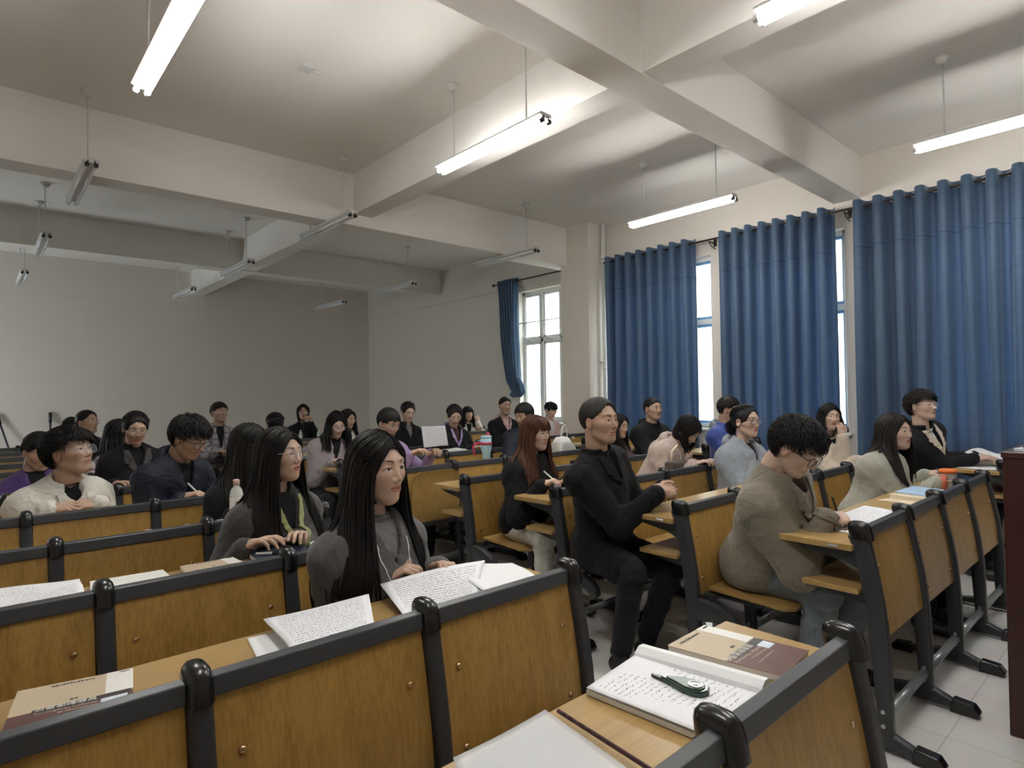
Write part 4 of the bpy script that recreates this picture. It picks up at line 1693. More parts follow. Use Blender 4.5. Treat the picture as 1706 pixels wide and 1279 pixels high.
        return r
    neck_r = 0.047 if sex == 'f' else 0.058

    def coat_fn(P):
        d = torso(P, bulk)
        d = smin(d, arms(P, bulk * 0.85, 0.012, min(bulk, 0.03) * 0.4), 0.035)
        for S, E, W_ in ((Sr, Er, Wr), (Sl, El, Wl)):      # cuffs
            ax = unit(W_ - E)
            d = smin(d, s_cap(P, W_ - ax * 0.045, W_ - ax * 0.012, 0.034 + min(bulk, 0.03) * 0.45, 0.035 + min(bulk, 0.03) * 0.45), 0.008)
        if coat_len:
            for hp, kn, an in LG:
                d = smin(d, s_cap(P, hp, hp + (kn - hp) * coat_len, 0.098, 0.088), 0.05)
        d = d + wrinkle(P, 0.0028) + 0.0045 * elbow_folds(P)
        bot = seat_z + (0.0 if not coat_len else -0.12)
        d = smax(d, -(P[2] - bot), 0.01)
        if inner or vdepth > 0:
            d = smax(d, -s_cap(P, nb + TF * 0.060 + up * 0.055, tw(0.112 + bulk, 0, TL - 0.03 - vdepth), 0.052, 0.006), 0.006)
        # neck opening
        d = smax(d, -s_cap(P, nb - up * 0.005, nb + up * 0.12 + TF * 0.02, neck_r - 0.004, neck_r + 0.02), 0.006)
        if collar in ('stand', 'shirt', 'lapel', 'plain'):
            hgt = {'stand': 0.044, 'shirt': 0.044, 'lapel': 0.040, 'plain': 0.012}[collar]
            ring = _ring(P, nb + up * (0.012 + hgt * 0.5) - TF * 0.006, neck_r + 0.018, 0.009, hgt * 0.6)
            if collar != 'plain':
                ring = smax(ring, -s_cap(P, nb + TF * 0.085 - up * 0.03, nb + TF * 0.085 + up * 0.08, 0.030, 0.050), 0.004)
            d = smin(d, ring, 0.008)
        return d

    def _ring(P, c, rad, th, hgt):
        x, y, z = P[0] - c[0], P[1] - c[1], P[2] - c[2]
        a = x * RT[0][0] + y * RT[0][1] + z * RT[0][2]
        b = x * RT[1][0] + y * RT[1][1] + z * RT[1][2]
        u = x * RT[2][0] + y * RT[2][1] + z * RT[2][2]
        q = np.sqrt(a * a + b * b) - rad
        return np.sqrt(q * q + np.maximum(np.abs(u) - hgt, 0) ** 2) - th
    if coat_len:
        lo2, hi2 = blo.copy(), bhi.copy()
        lo2[2] = 0.3
    else:
        lo2, hi2 = lo, hi
    lo2 = np.minimum(lo2, np.array(lo2))
    V, Q = nets(coat_fn, (lo2[0], lo2[1], max(0.3, lo2[2])), hi2, g)
    jacket = child('jacket', V, Q, coat)
    if inner:
        def inner_fn(P):
            d = torso(P, min(0.010, bulk * 0.45))
            d = smax(d, -(P[2] - (seat_z + 0.12)), 0.01)
            d = smax(d, s_cap(P, nb + TF * 0.05, nb + TF * 0.09 - up * 0.34, 0.105, 0.09), 0.01)
            if collar == 'turtle_inner' or inner.startswith('black'):
                d = smin(d, _ring(P, nb + up * 0.018, neck_r + 0.004, 0.006, 0.022), 0.006)
            else:
                d = smin(d, _ring(P, nb + up * 0.0 + TF * 0.004, neck_r + 0.008, 0.006, 0.008), 0.006)
            return smax(d, -s_cap(P, nb - up * 0.0, nb + up * 0.12, neck_r - 0.004, neck_r), 0.004)
        V, Q = nets(inner_fn, nb - 0.30, nb + 0.16, max(g, 0.009))
        child('shirt', V, Q, inner)
    if collar == 'hood':
        def hood_fn(P):
            hc = nb - TF * 0.035 + up * 0.012
            x, y, z = P[0] - hc[0], P[1] - hc[1], P[2] - hc[2]
            tilt_u = unit(up * 0.95 + TF * 0.30)
            tf = unit(TF - tilt_u * (TF @ tilt_u))
            tl = np.cross(tilt_u, tf)
            a = x * tf[0] + y * tf[1] + z * tf[2]
            b = x * tl[0] + y * tl[1] + z * tl[2]
            u = x * tilt_u[0] + y * tilt_u[1] + z * tilt_u[2]
            q = np.sqrt((a * 0.95) ** 2 + b * b) - 0.083
            th = 0.017 + 0.014 * np.clip(-a / 0.1, 0, 1)
            d = np.sqrt(q * q + (u * 0.62) ** 2) - th
            d = smin(d, s_ell(P, tw(-0.105 - bulk, 0, TL - 0.085), (0.026, 0.095, 0.085), RT), 0.035)
            d = smax(d, -s_cap(P, nb + TF * 0.11 + up * 0.06, nb + TF * 0.12 - up * 0.10, 0.040, 0.02), 0.01)
            return d + wrinkle(P, 0.004)
        V, Q = nets(hood_fn, nb - 0.24, nb + 0.19, g)
        hd = child('hood', V, Q, hood_mat or coat)
    if lapel:
        # folded collar flaps lying on the chest, one to each side of the opening
        ld = vdepth + 0.035
        for s in (-1, 1):
            def flap(P, s=s):
                x, y, z = P[0] - nb[0], P[1] - nb[1], P[2] - nb[2]
                fa = x * RT[0][0] + y * RT[0][1] + z * RT[0][2]
                la = (x * RT[1][0] + y * RT[1][1] + z * RT[1][2]) * s
                ua = -(x * RT[2][0] + y * RT[2][1] + z * RT[2][2])
                lv = 0.050 * (1 - ua / ld)
                wd = lapel_w * np.interp(ua, [-0.04, 0.0, 0.055, 0.075, 0.08, ld], [0.03, 0.035, 0.062, 0.034, 0.052, 0.004])
                reg = np.maximum(np.maximum(lv - 0.006 - la, la - lv - wd), np.maximum(-0.03 - ua, ua - ld))
                reg = np.maximum(reg, -fa - 0.02)
                return smax(smax(coat_fn(P) - 0.0085, -(coat_fn(P) - 0.001), 0.001), reg, 0.003)
            V, Q = nets(flap, nb - 0.26, nb + 0.16, min(g * 0.6, 0.006))
            V, Q = largest_piece(V, Q)
            child('lapel', V, Q, lapel)
    if zip_line:
        zb = MB()
        ld = vdepth + 0.03
        for s in (-1, 1):
            row = []
            for z in np.linspace(TL - 0.03, 0.14, 22):
                ua = TL - z
                l_ = s * max(0.004, 0.062 * (1 - ua / (ld + 0.12)) + 0.012 * math.sin(ua * 18))
                lo_, hi_ = 0.0, 0.3
                for q in np.linspace(0.3, 0.0, 61):
                    p = tw(q, l_, z)
                    if coat_fn((p[0], p[1], p[2])) < 0:
                        lo_ = q
                        break
                row.append(tuple(tw(lo_ + 0.003, l_, z) - root_loc))
            zb.tube(row, 0.0024, 6)
        zb.build('zip', 'zinc' if zip_line == 'zinc' else 'cord_white', root, smooth=True)
    # ---------- trousers and shoes
    def trouser_fn(P):
        d = legs_sdf(P, 0.012)
        d = smin(d, s_ell(P, tw(-0.01, 0, 0.0), (0.128 * w, 0.168 * w, 0.10), RT), 0.04)
        d = smax(d, P[2] - (seat_z + 0.17), 0.01)
        for hp, kn, an in LG:
            d = smax(d, -s_cap(P, an - v3(0, 0, 0.02), an - v3(0, 0, 0.3), 0.05, 0.06), 0.01)
        r = 0
        for hp, kn, an in LG:
            dd = np.sqrt((P[0] - kn[0]) ** 2 + (P[1] - kn[1]) ** 2 + (P[2] - kn[2]) ** 2)
            r = r + np.exp(-(dd / 0.13) ** 2) * np.sin((P[2] - kn[2]) * 120 + 8 * P[0])
        return d + wrinkle(P, 0.003) + 0.004 * r
    V, Q = nets(trouser_fn, (blo[0], blo[1], 0.05), (bhi[0], bhi[1], seat_z + 0.2), g * 1.15)
    child('trousers', V, Q, legs_mat)
    for hp, kn, an in LG:
        d_ = unit((an - kn) * v3(1, 1, 0) + B * 0.6)
        c = v3(an[0], an[1], 0.0)

        def shoe(P, c=c, d_=d_):
            q = s_cap(P, c + v3(0, 0, 0.045) - d_ * 0.03, c + v3(0, 0, 0.032) + d_ * 0.14, 0.042, 0.034)
            q = smin(q, s_cap(P, c + v3(0, 0, 0.05), c + v3(0, 0, 0.10), 0.042, 0.040), 0.02)
            return smax(q, -(P[2] - 0.004), 0.004)
        V, Q = nets(shoe, c + v3(-0.22, -0.22, -0.01), c + v3(0.22, 0.22, 0.16), 0.010 if lod < 2 else 0.014)
        child('shoe', V, Q, shoes)
    # ---------- hair
    make_hair(root, root_loc, child, Hc, R, hs, hair, hair_col, hair_len, lod, rng, lambda P: smin(torso(P, bulk + 0.004), arms(P, bulk), 0.03), nb, up, TF, TLt, part, bangs)
    if glasses:
        gm = MB()
        for s in (-1, 1):
            ring = []
            for a in np.linspace(0, 2 * PI, 25):
                ca, sa = math.cos(a), math.sin(a)
                e = 0.8
                yy = s * 0.033 + 0.0255 * math.copysign(abs(ca) ** e, ca)
                zz = -0.003 + 0.021 * math.copysign(abs(sa) ** e, sa)
                xx = 0.0985 - 0.10 * max(0.0, abs(yy) - 0.02)
                ring.append((Hc + R @ (v3(xx, yy, zz) * hs)) - root_loc)
            gm.tube(ring, 0.0011 if glasses != 'glasses_dark' else 0.0017, 6, caps=False)
            gm.tube([(Hc + R @ (v3(*p) * hs)) - root_loc for p in ((0.0945, s * 0.057, 0.006), (0.085, s * 0.071, 0.008), (0.03, s * 0.080, 0.008), (-0.012, s * 0.084, 0.002), (-0.026, s * 0.082, -0.016))], 0.0015, 6)
            gm.tube([(Hc + R @ (v3(*p) * hs)) - root_loc for p in ((0.0985, s * 0.009, 0.002), (0.100, 0, 0.005))], 0.0014, 6)
        go = gm.build('glasses', glasses, root, smooth=True)
        ln = MB()
        for s in (-1, 1):
            ring = []
            for a in np.linspace(0, 2 * PI, 24, endpoint=False):
                ca, sa = math.cos(a), math.sin(a)
                e = 0.8
                yy = s * 0.033 + 0.0250 * math.copysign(abs(ca) ** e, ca)
                ring.append((Hc + R @ (v3(0.0985 - 0.10 * max(0.0, abs(yy) - 0.02), yy, -0.003 + 0.0205 * math.copysign(abs(sa) ** e, sa)) * hs)) - root_loc)
            ln.add(ring, [tuple(range(24))])
        ln.build('lens', 'lens', go)
    return root, dict(hip=hip, nb=nb, R=R, Hc=Hc, TF=TF, up=up, TL=TLt, tw=tw, TLn=TL, hands=hands_info, root_loc=root_loc, Er=Er, El=El)


CAPS = {}


def hair_cap(style, h):
    key = (style, h)
    if key in CAPS:
        return CAPS[key]

    def fn(P):
        X, Y, Z = P
        if style in ('short', 'shorter', 'fluffy', 'receding'):
            t = {'short': 0.015, 'shorter': 0.008, 'fluffy': 0.020, 'receding': 0.012}[style]
            c = (-0.014, 0, 0.030 + t * 0.25)
            d = s_ell(P, c, (0.094 + t, 0.074 * 1.05 + t * 0.85, 0.086 + t * 0.95))
            fx = {'short': 0.108, 'shorter': 0.104, 'fluffy': 0.110, 'receding': 0.098}[style]
            fz = {'short': -0.022, 'shorter': -0.018, 'fluffy': -0.020, 'receding': 0.0}[style]
            d = smax(d, -s_ell(P, (fx, 0, fz), (0.078, 0.074, 0.092)) + 0.0025 * np.sin(Y * 230) + 0.0015 * np.sin(Y * 420 + 1), 0.008)
            # lower edge: sideburns at the ear, down to the nape at the back
            edge = (0.012 if style == 'fluffy' else 0.002) + 0.75 * X
            edge = np.maximum(edge, -0.080)
            d = smax(d, -(Z - edge), 0.010)
            # clear the ears
            for s in (-1, 1):
                d = smax(d, -s_ell(P, (-0.002, s * 0.096, -0.012), (0.028, 0.036, 0.036)), 0.008)
            gr = 0.0016 * np.sin(70 * np.arctan2(Y, X + 0.02) + 30 * Z) + 0.0022 * np.sin(31 * np.arctan2(Y, X + 0.02) - 60 * Z)
            return d + gr * (0.9 if style == 'fluffy' else 0.6)
        t = 0.013 if style != 'tied' else 0.012
        c = (-0.014, 0, 0.028)
        d = s_ell(P, c, (0.094 + t, 0.074 + t, 0.086 + t * 0.8))
        if style in ('long', 'bob'):
            d = smin(d, s_ell(P, (-0.035, 0, -0.045), (0.070, 0.078, 0.085)), 0.03)
        else:
            d = smax(d, -(Z - np.maximum(-0.075, -0.035 + 0.6 * X)), 0.01)
        d = smax(d, -s_ell(P, (0.106, 0, -0.030), (0.084, 0.070 if style != 'tied' else 0.077, 0.104 if style != 'tied' else 0.112)), 0.010)
        if style == 'tied':
            for s in (-1, 1):
                d = smax(d, -s_ell(P, (-0.002, s * 0.090, -0.012), (0.026, 0.026, 0.034)), 0.008)
        gr = 0.0012 * np.sin(90 * np.arctan2(Z - 0.03, X + 0.02) + 9 * Y)
        return d + gr
    V, Q = nets(fn, (-0.16, -0.125, -0.16), (0.125, 0.125, 0.165), h)
    CAPS[key] = (V, Q)
    return V, Q


def ell_pt(dirs, R3, c):
    d = dirs / (np.linalg.norm(dirs / R3, axis=-1, keepdims=True) + 1e-9)
    return d + c


def make_hair(root, root_loc, child, Hc, R, hs, hair, col, length, lod, rng, bodyf, nb, up, TF, TLt, part, bangs):
    hgrid = {0: 0.0035, 1: 0.005, 2: 0.007}[lod]
    style = {'long': 'long', 'bob': 'bob', 'bun': 'tied', 'ponytail': 'tied', 'short': 'short', 'shorter': 'shorter', 'fluffy': 'fluffy', 'receding': 'receding', 'half': 'tied'}[hair]
    V, Q = hair_cap(style, hgrid)
    parts_V, parts_Q = [V * hs @ R.T + Hc], [Q]
    off = len(V)

    def add(Vn, Qn):
        nonlocal off
        parts_V.append(Vn)
        parts_Q.append(np.asarray(Qn) + off)
        off += len(Vn)
    c = np.array([-0.014, 0, 0.028])
    dens = {0: 1.0, 1: 0.45, 2: 0.22}[lod]

    def to_world(p):
        return (np.asarray(p) * hs) @ R.T + Hc
    if hair in ('long', 'bob', 'half'):
        S = int((520 if hair != 'half' else 460) * dens) + 40
        K = 26
        s = np.where(rng.rand(S) < 0.5, -1.0, 1.0)
        u = rng.rand(S)
        phi = np.radians(48 + 128 * u)          # azimuth from the face direction
        if hair == 'half':
            phi = np.radians(95 + 83 * u)
        x0 = 0.075 - 0.135 * np.clip((phi - np.radians(48)) / np.radians(128), 0, 1) + rng.normal(0, 0.006, S)
        start = np.stack([x0, part + s * np.abs(rng.normal(0, 0.006, S)), np.full(S, 0.09)], 1)
        d0 = start - c
        elev = np.radians(rng.uniform(-24, -6, S))
        d1 = np.stack([np.cos(phi) * np.cos(elev), s * np.sin(phi) * np.cos(elev), np.sin(elev)], 1)
        rad = np.array([0.108, 0.0905, 0.099])
        d0 /= np.linalg.norm(d0, axis=1, keepdims=True)
        K1 = 9
        layer = 1.0 + rng.uniform(-0.01, 0.05, S)
        t = np.linspace(0, 1, K1)[None, :, None]
        om = np.arccos(np.clip((d0 * d1).sum(1), -1, 1))[:, None, None]
        D = (np.sin((1 - t) * om) * d0[:, None] + np.sin(t * om) * d1[:, None]) / (np.sin(om) + 1e-6)
        scal = ell_pt(D, rad, 0.0) * layer[:, None, None] + c
        Wp = to_world(scal)
        end = Wp[:, -1]
        L = length * rng.uniform(0.9, 1.04, S)
        if hair == 'bob':
            L = length * rng.uniform(0.85, 1.02, S)
        L = L * (0.90 + 0.10 * u)
        K2 = K - K1
        tt = np.linspace(0, 1, K2 + 1)[1:]
        cen = Hc + R @ v3(-0.02, 0, 0)
        outd = end - cen
        outd[:, 2] = 0
        outd /= np.linalg.norm(outd, axis=1, keepdims=True) + 1e-9
        wob = rng.normal(0, 0.010, (S, 1))
        flare = rng.uniform(-0.01, 0.03, S)
        if hair == 'bob':
            flare = flare - 0.025
        pts = []
        side = np.cross(outd, v3(0, 0, 1))
        for q in tt:
            p = end + v3(0, 0, -1) * (L[:, None] * q) + outd * (flare[:, None] * math.sin(min(q * 2.4, PI / 2)) - (0.03 * q if hair == 'bob' else 0.0)) + side * wob * q
            pts.append(p)
        F2 = np.stack(pts, 1)
        # keep the lock outside the body
        flatp = F2.reshape(-1, 3)
        for _ in range(5):
            f0 = bodyf((flatp[:, 0], flatp[:, 1], flatp[:, 2]))
            e = 0.004
            gx = bodyf((flatp[:, 0] + e, flatp[:, 1], flatp[:, 2])) - f0
            gy = bodyf((flatp[:, 0], flatp[:, 1] + e, flatp[:, 2])) - f0
            gz = bodyf((flatp[:, 0], flatp[:, 1], flatp[:, 2] + e)) - f0
            G = np.stack([gx, gy, gz * 0.2], 1)
            G /= np.linalg.norm(G, axis=1, keepdims=True) + 1e-9
            push = np.clip(0.006 - f0, 0, 0.05)
            flatp = flatp + G * push[:, None]
        F2 = flatp.reshape(S, K2, 3)
        # smooth the lock a little along its length
        full = np.concatenate([Wp, F2], 1)
        for _ in range(7):
            full[:, 1:-1] = full[:, 1:-1] * 0.5 + 0.25 * (full[:, :-2] + full[:, 2:])
        rr = {0: 0.0050, 1: 0.0075, 2: 0.0110}[lod]
        add(*strands(full, rr, flat=0.6))
    if hair in ('short', 'fluffy', 'shorter', 'receding'):
        S = int({'short': 1500, 'fluffy': 2300, 'shorter': 900, 'receding': 900}[hair] * (1.0, 0.4, 0.16)[lod])
        d = rng.normal(0, 1, (S * 3, 3))
        d /= np.linalg.norm(d, axis=1, keepdims=True)
        t_ = {'short': 0.015, 'shorter': 0.008, 'fluffy': 0.020, 'receding': 0.010}[hair]
        rad = np.array([0.094 + t_, 0.077 + t_ * 0.85, 0.086 + t_ * 0.9])
        p = ell_pt(d, rad, c)
        ok = (p[:, 2] > 0.040) & ~((p[:, 0] > 0.045) & (p[:, 2] < (0.070 if hair != 'receding' else 0.09)))
        ok |= (p[:, 0] < -0.045) & (p[:, 2] > -0.04)
        d = d[ok][:S]
        S = len(d)
        K = 6
        Ln = {'short': 0.045, 'shorter': 0.018, 'fluffy': 0.065, 'receding': 0.03}[hair]
        comb = np.array([0.55, 0.0, -0.55]) if hair != 'receding' else np.array([-0.9, 0.25, 0.0])
        crown = np.array([-0.06, 0.0, 0.11])
        pts = []
        cur = ell_pt(d, rad * 0.97, c)
        away = cur - crown
        away /= np.linalg.norm(away, axis=1, keepdims=True) + 1e-9
        for k in range(K):
            pts.append(cur.copy())
            nrm = (cur - c) / rad ** 2
            nrm /= np.linalg.norm(nrm, axis=1, keepdims=True)
            dirn = away * 0.9 + comb * 0.5 + rng.normal(0, 0.60 if hair == 'fluffy' else 0.30, (S, 3))
            dirn -= nrm * (dirn * nrm).sum(1, keepdims=True)
            dirn /= np.linalg.norm(dirn, axis=1, keepdims=True) + 1e-9
            cur = cur + dirn * (Ln / K) + nrm * (Ln / K) * ((0.45 if hair == 'fluffy' else 0.2) if k < 3 else -0.15)
        Pp = to_world(np.stack(pts, 1).reshape(-1, 3)).reshape(S, K, 3)
        add(*strands(Pp, {0: 0.0021, 1: 0.0042, 2: 0.006}[lod], flat=0.6))
    if bangs or hair in ('fluffy',):
        S = int(130 * (dens + 0.1)) + 14
        yy = rng.uniform(-0.050, 0.050, S) if bangs else rng.normal(0.008, 0.024, S)
        K = 8
        zend = (0.026 if bangs is True else 0.052) + rng.normal(0, 0.005 if bangs else 0.014, S)
        pts = []
        for k in range(K):
            q = k / (K - 1)
            z = 0.112 - (0.112 - zend) * q ** 1.15
            x = 0.052 + 0.046 * np.sin(min(1.0, q * 1.25) * PI / 2) - 0.35 * np.abs(yy) ** 1.0 * (0.25 + 0.6 * q)
            pts.append(np.stack([x + rng.normal(0, 0.0012, S), yy * (0.75 + 0.4 * q) + rng.normal(0, 0.0015, S), z], 1))
        Pp = to_world(np.stack(pts, 1).reshape(-1, 3)).reshape(S, K, 3)
        add(*strands(Pp, {0: 0.0032, 1: 0.0045, 2: 0.007}[lod], flat=0.5))
    if hair in ('bun', 'ponytail'):
        S = int(420 * dens) + 30
        K = 9
        d = rng.normal(0, 1, (S * 3, 3))
        d /= np.linalg.norm(d, axis=1, keepdims=True)
        ok = (d[:, 2] > -0.1) & (d[:, 0] > -0.8) & ~((d[:, 0] > 0.35) & (d[:, 2] < 0.62)) & ~((np.abs(d[:, 1]) > 0.5) & (d[:, 2] < 0.12))
        d = d[ok][:S]
        S = len(d)
        rad = np.array([0.107, 0.0875, 0.097])
        tgt = unit(v3(-1, 0, 0.02))
        pts = []
        for k in range(K):
            q = (k / (K - 1)) * rng.uniform(0.5, 0.95, (S, 1)) if k else 0.0
            dd = d * (1 - q) + tgt * q
            dd /= np.linalg.norm(dd, axis=1, keepdims=True)
            pts.append(ell_pt(dd, rad * (1.0 + 0.012 * math.sin(PI * k / (K - 1))), c))
        Pp = to_world(np.stack(pts, 1).reshape(-1, 3)).reshape(S, K, 3)
        add(*strands(Pp, {0: 0.003, 1: 0.005, 2: 0.007}[lod], flat=0.5))
    if hair == 'bun':
        def bun(P):
            q = s_ell(P, (-0.112, 0, 0.020), (0.036, 0.042, 0.040))
            return q + 0.003 * np.sin(P[2] * 260 + 3 * np.sin(P[1] * 90))
        V, Q = nets(bun, (-0.17, -0.06, -0.04), (-0.06, 0.06, 0.08), hgrid)
        add(V * hs @ R.T + Hc, Q)
    if hair == 'ponytail':
        S = int(130 * dens) + 20
        K = 14
        a = to_world(np.stack([np.full(S, -0.105), rng.normal(0, 0.008, S), rng.normal(0.01, 0.008, S)], 1))
        pts = [a]
        back = -(R @ v3(1, 0, 0))
        sp = rng.normal(0, 1, (S, 3)) * v3(1, 1, 0.2)
        for k in range(1, K):
            q = k / (K - 1)
            pts.append(a + back * 0.035 * math.sin(min(1, q * 3) * PI / 2) + v3(0, 0, -1) * length * 0.8 * q + sp * 0.014 * math.sin(PI * min(1, q * 1.2)) )
        Pp = np.stack(pts, 1)
        flatp = Pp.reshape(-1, 3)
        for _ in range(5):
            f0 = bodyf((flatp[:, 0], flatp[:, 1], flatp[:, 2]))
            flatp = flatp + back * np.clip(0.008 - f0, 0, 0.05)[:, None]
        add(*strands(flatp.reshape(S, K, 3), {0: 0.005, 1: 0.007, 2: 0.010}[lod], flat=0.7))
    child('hair', np.concatenate(parts_V), np.concatenate(parts_Q), col)
# ------------------------------------------------------------------ the people
SK1, SK2, SK3 = (0.50, 0.335, 0.255), (0.44, 0.285, 0.21), (0.56, 0.39, 0.31)
DZ = 0.795


def hipy(row, fn=LY):
    return fn(row) + 0.51


PE = {}
PE['p1'] = person('woman with very long straight black hair in a charcoal jacket, closest to the camera', (1.006, 1.80, 1.178), face=14, pitch=2, body=10,
                  seat_y=hipy(1), hair='long', hair_len=0.50, coat='charcoal_wool', inner='grey_inner', collar='plain', vdepth=0.20, lod=0, skin=SK1,
                  hands=((0.99, 1.735, 0.824), (1.20, 1.73, 0.824)), poses=('clasp', 'clasp'), zip_line='cord', bulk=0.022, size=1.04, seed=1)
PE['p2'] = person('woman in clear round glasses and a dark grey coat with green collar lining', (0.982, 2.585, 1.172), face=27, pitch=6, body=12,
                  seat_y=hipy(2), hair='long', hair_len=0.46, coat='dark_grey_wool', inner='black_cloth', collar='stand', vdepth=0.13, lod=0, skin=SK1,
                  hands=((0.80, 2.47, 0.835), (1.02, 2.47, 0.835)), glasses='glasses_clear', bulk=0.024, seed=2, lapel='green_lining', lapel_w=0.42)
PE['p3'] = person('long-haired woman in dark clothes half hidden behind the one in clear round glasses', (1.127, 3.395, 1.160), face=35, pitch=2, body=10,
                  seat_y=hipy(3), hair='long', hair_len=0.40, coat='black_cloth', lod=1, skin=SK3, glasses='glasses_silver',
                  hands=((1.0, 3.27, 0.835), (1.28, 3.27, 0.835)), seed=3)
PE['p4'] = person('man in dark-rimmed glasses and a navy hooded jacket bending over to write', (0.987, 4.05, 1.180), face=32, pitch=-24, body=25, sex='m',
                  seat_y=hipy(4), seat_x=0.85, hair='fluffy', coat='navy_shell', collar='hood', lod=1, skin=SK2, glasses='glasses_dark',
                  hands=((0.92, 3.95, 0.835), (1.22, 4.02, 0.835)), poses=('pen', 'rest'), bulk=0.035, size=1.04, seed=4)
PE['p5'] = person('woman with pulled-back hair, thin glasses and a black coat, looking down', (0.869, 5.015, 1.215), face=0, pitch=-16, body=5,
                  seat_y=hipy(5), hair='bun', coat='black_cloth', inner='black_cloth', collar='lapel', lapel='dark_grey_wool', lod=1, skin=SK2, glasses='glasses_silver',
                  hands=((0.72, 4.9, 0.84), (0.98, 4.9, 0.84)), bulk=0.03, seed=5)
PE['p6'] = person('man in a white jacket and clear glasses looking up with his fingers together', (0.392, 4.02, 1.138), face=44, pitch=13, body=22, sex='m',
                  seat_y=hipy(4) - 0.05, seat_x=0.32, hair='fluffy', hair_col='hair_black', coat='white_cotton', inner='black_cloth', collar='shirt', lapel='white_cotton', lod=0, skin=SK2, glasses='glasses_clear',
                  hands=((0.290, 3.945, 0.865), (0.515, 3.965, 0.865)), poses=('rest', 'rest'), palm=(((1, -0.25, 0.02), (-0.2, -0.5, 0.9)), ((-1, -0.3, 0.0), (0.2, -0.4, 0.9))),
                  bulk=0.034, size=1.07, wide=1.12, seed=6, vdepth=0.16)
PE['p7'] = person('older man in wire glasses with receding hair and a black coat, near the back left', (0.867, 7.425, 1.195), face=38, pitch=6, body=15, sex='o',
                  seat_y=hipy(8), hair='receding', coat='black_cloth', inner='navy_shell', collar='lapel', lod=2, skin=SK2, glasses='glasses_silver', seed=7)
PE['p8'] = person('black-haired person mostly hidden behind the older man in wire glasses', (0.82, 8.235, 1.11), face=25, pitch=-10, body=0, seat_y=hipy(9), hair='bob', hair_len=0.12, coat='black_cloth', lod=2, seed=8)
PE['p9'] = person('person in a purple top hidden behind the man in the white jacket', (0.328, 5.045, 1.085), face=20, pitch=-20, body=0, seat_y=hipy(5), hair='short', sex='m', coat='deep_purple', lod=2, seed=9)
PE['p10'] = person('long-haired person in a pale striped jacket behind the woman in thin glasses', (0.905, 5.85, 1.135), face=60, pitch=-10, body=20, seat_y=hipy(6), hair='long', hair_len=0.30, coat='white_stripe', lod=2, seed=10)
PE['p11'] = person('young man in an open plaid shirt over black, sitting upright before the back wall', (2.175, 7.62, 1.251), face=12, pitch=5, body=0, sex='m', seat_y=RY(8) + 0.5, hair='short', coat='plaid_shirt', inner='black_cloth',
                   collar='shirt', lod=2, skin=SK2, vdepth=0.22, seed=11)
PE['p12'] = person('person bowing so only the black tied-up hair shows, left of centre', (2.237, 6.04, 1.150), face=170, pitch=-20, body=0, seat_y=RY(6) + 0.5, hair='ponytail', hair_len=0.08, coat='black_cloth', lod=2, seed=12)
PE['p13'] = person('woman in black with bobbed hair and her hands under her chin at the back wall', (3.515, 8.41, 1.199), face=-18, pitch=8, body=-10, seat_y=RY(9) + 0.5, hair='bob', hair_len=0.14, coat='black_cloth', inner='black_cloth',
                   collar='stand', lod=2, hands=((3.49, 8.25, 1.05), (3.56, 8.25, 1.05)), poses=('clasp', 'clasp'), palm=(((0.3, 0, 1), (-1, 0, 0)), ((-0.3, 0, 1), (1, 0, 0))), seed=13)
PE['p14'] = person('woman in a mauve hooded coat and thin glasses writing, head lowered', (2.488, 5.20, 1.163), face=-8, pitch=-20, body=0, seat_y=RY(5) + 0.5, seat_x=2.40, hair='long', hair_len=0.26, coat='mauve_hoodie', inner='black_cloth', collar='hood', lod=1,
                   glasses='glasses_silver', hands=((2.38, 5.06, 0.84), (2.60, 5.08, 0.84)), poses=('pen', 'rest'), skin=SK3, bulk=0.03, vdepth=0.16, seed=14)
PE['p15'] = person('woman in a white jacket just behind the one in the mauve coat', (3.417, 6.83, 1.142), face=10, pitch=-5, body=0, seat_y=RY(7) + 0.5, hair='long', hair_len=0.25, coat='white_fleece', inner='black_cloth', lod=2, seed=15)
PE['p16'] = person('person with short black hair holding up a grey handout, partly hidden', (2.629, 4.51, 1.186), face=10, pitch=-20, body=10, sex='m', seat_y=RY(4) + 0.5, hair='short', coat='purple_cloth', lod=1,
                   hands=((2.70, 4.30, 0.93), (2.93, 4.32, 0.93)), poses=('hold', 'hold'), seed=16)
PE['p17'] = person('woman in a black blazer with tied hair reading in front of the back wall corner', (3.788, 6.06, 1.228), face=-12, pitch=-16, body=-5, seat_y=RY(6) + 0.5, hair='bun', coat='black_cloth', inner='grey_inner', collar='lapel', lapel='black_cloth', lod=2, skin=SK3, seed=17)
PE['p18'] = person('woman in a black jacket with a lilac hood looking at her phone', (3.859, 5.25, 1.197), face=-22, pitch=-24, body=-5, seat_y=RY(5) + 0.5, hair='ponytail', hair_len=0.2, coat='black_cloth', inner='maroon_cloth', collar='hood', hood_mat='purple_cloth', lapel='purple_cloth', lapel_w=0.5, lod=1,
                   hands=((3.93, 5.02, 0.86), (4.10, 5.06, 0.86)), poses=('hold', 'hold'), skin=SK3, bulk=0.03, seed=18)
PE['p19'] = person('girl in a fluffy white coat with bangs, far back near the window', (5.85, 7.60, 1.112), face=-15, pitch=5, body=-10, seat_y=RY(8) + 0.5, hair='long', hair_len=0.24, bangs=True, coat='white_fleece', lod=2, skin=SK3,
                   hands=((5.80, 7.38, 0.86), (5.90, 7.42, 0.98)), poses=('rest', 'cheek'), palm=(None, ((-0.05, 0.10, 1.0), (-0.2, -0.9, 0.1))), seed=19)
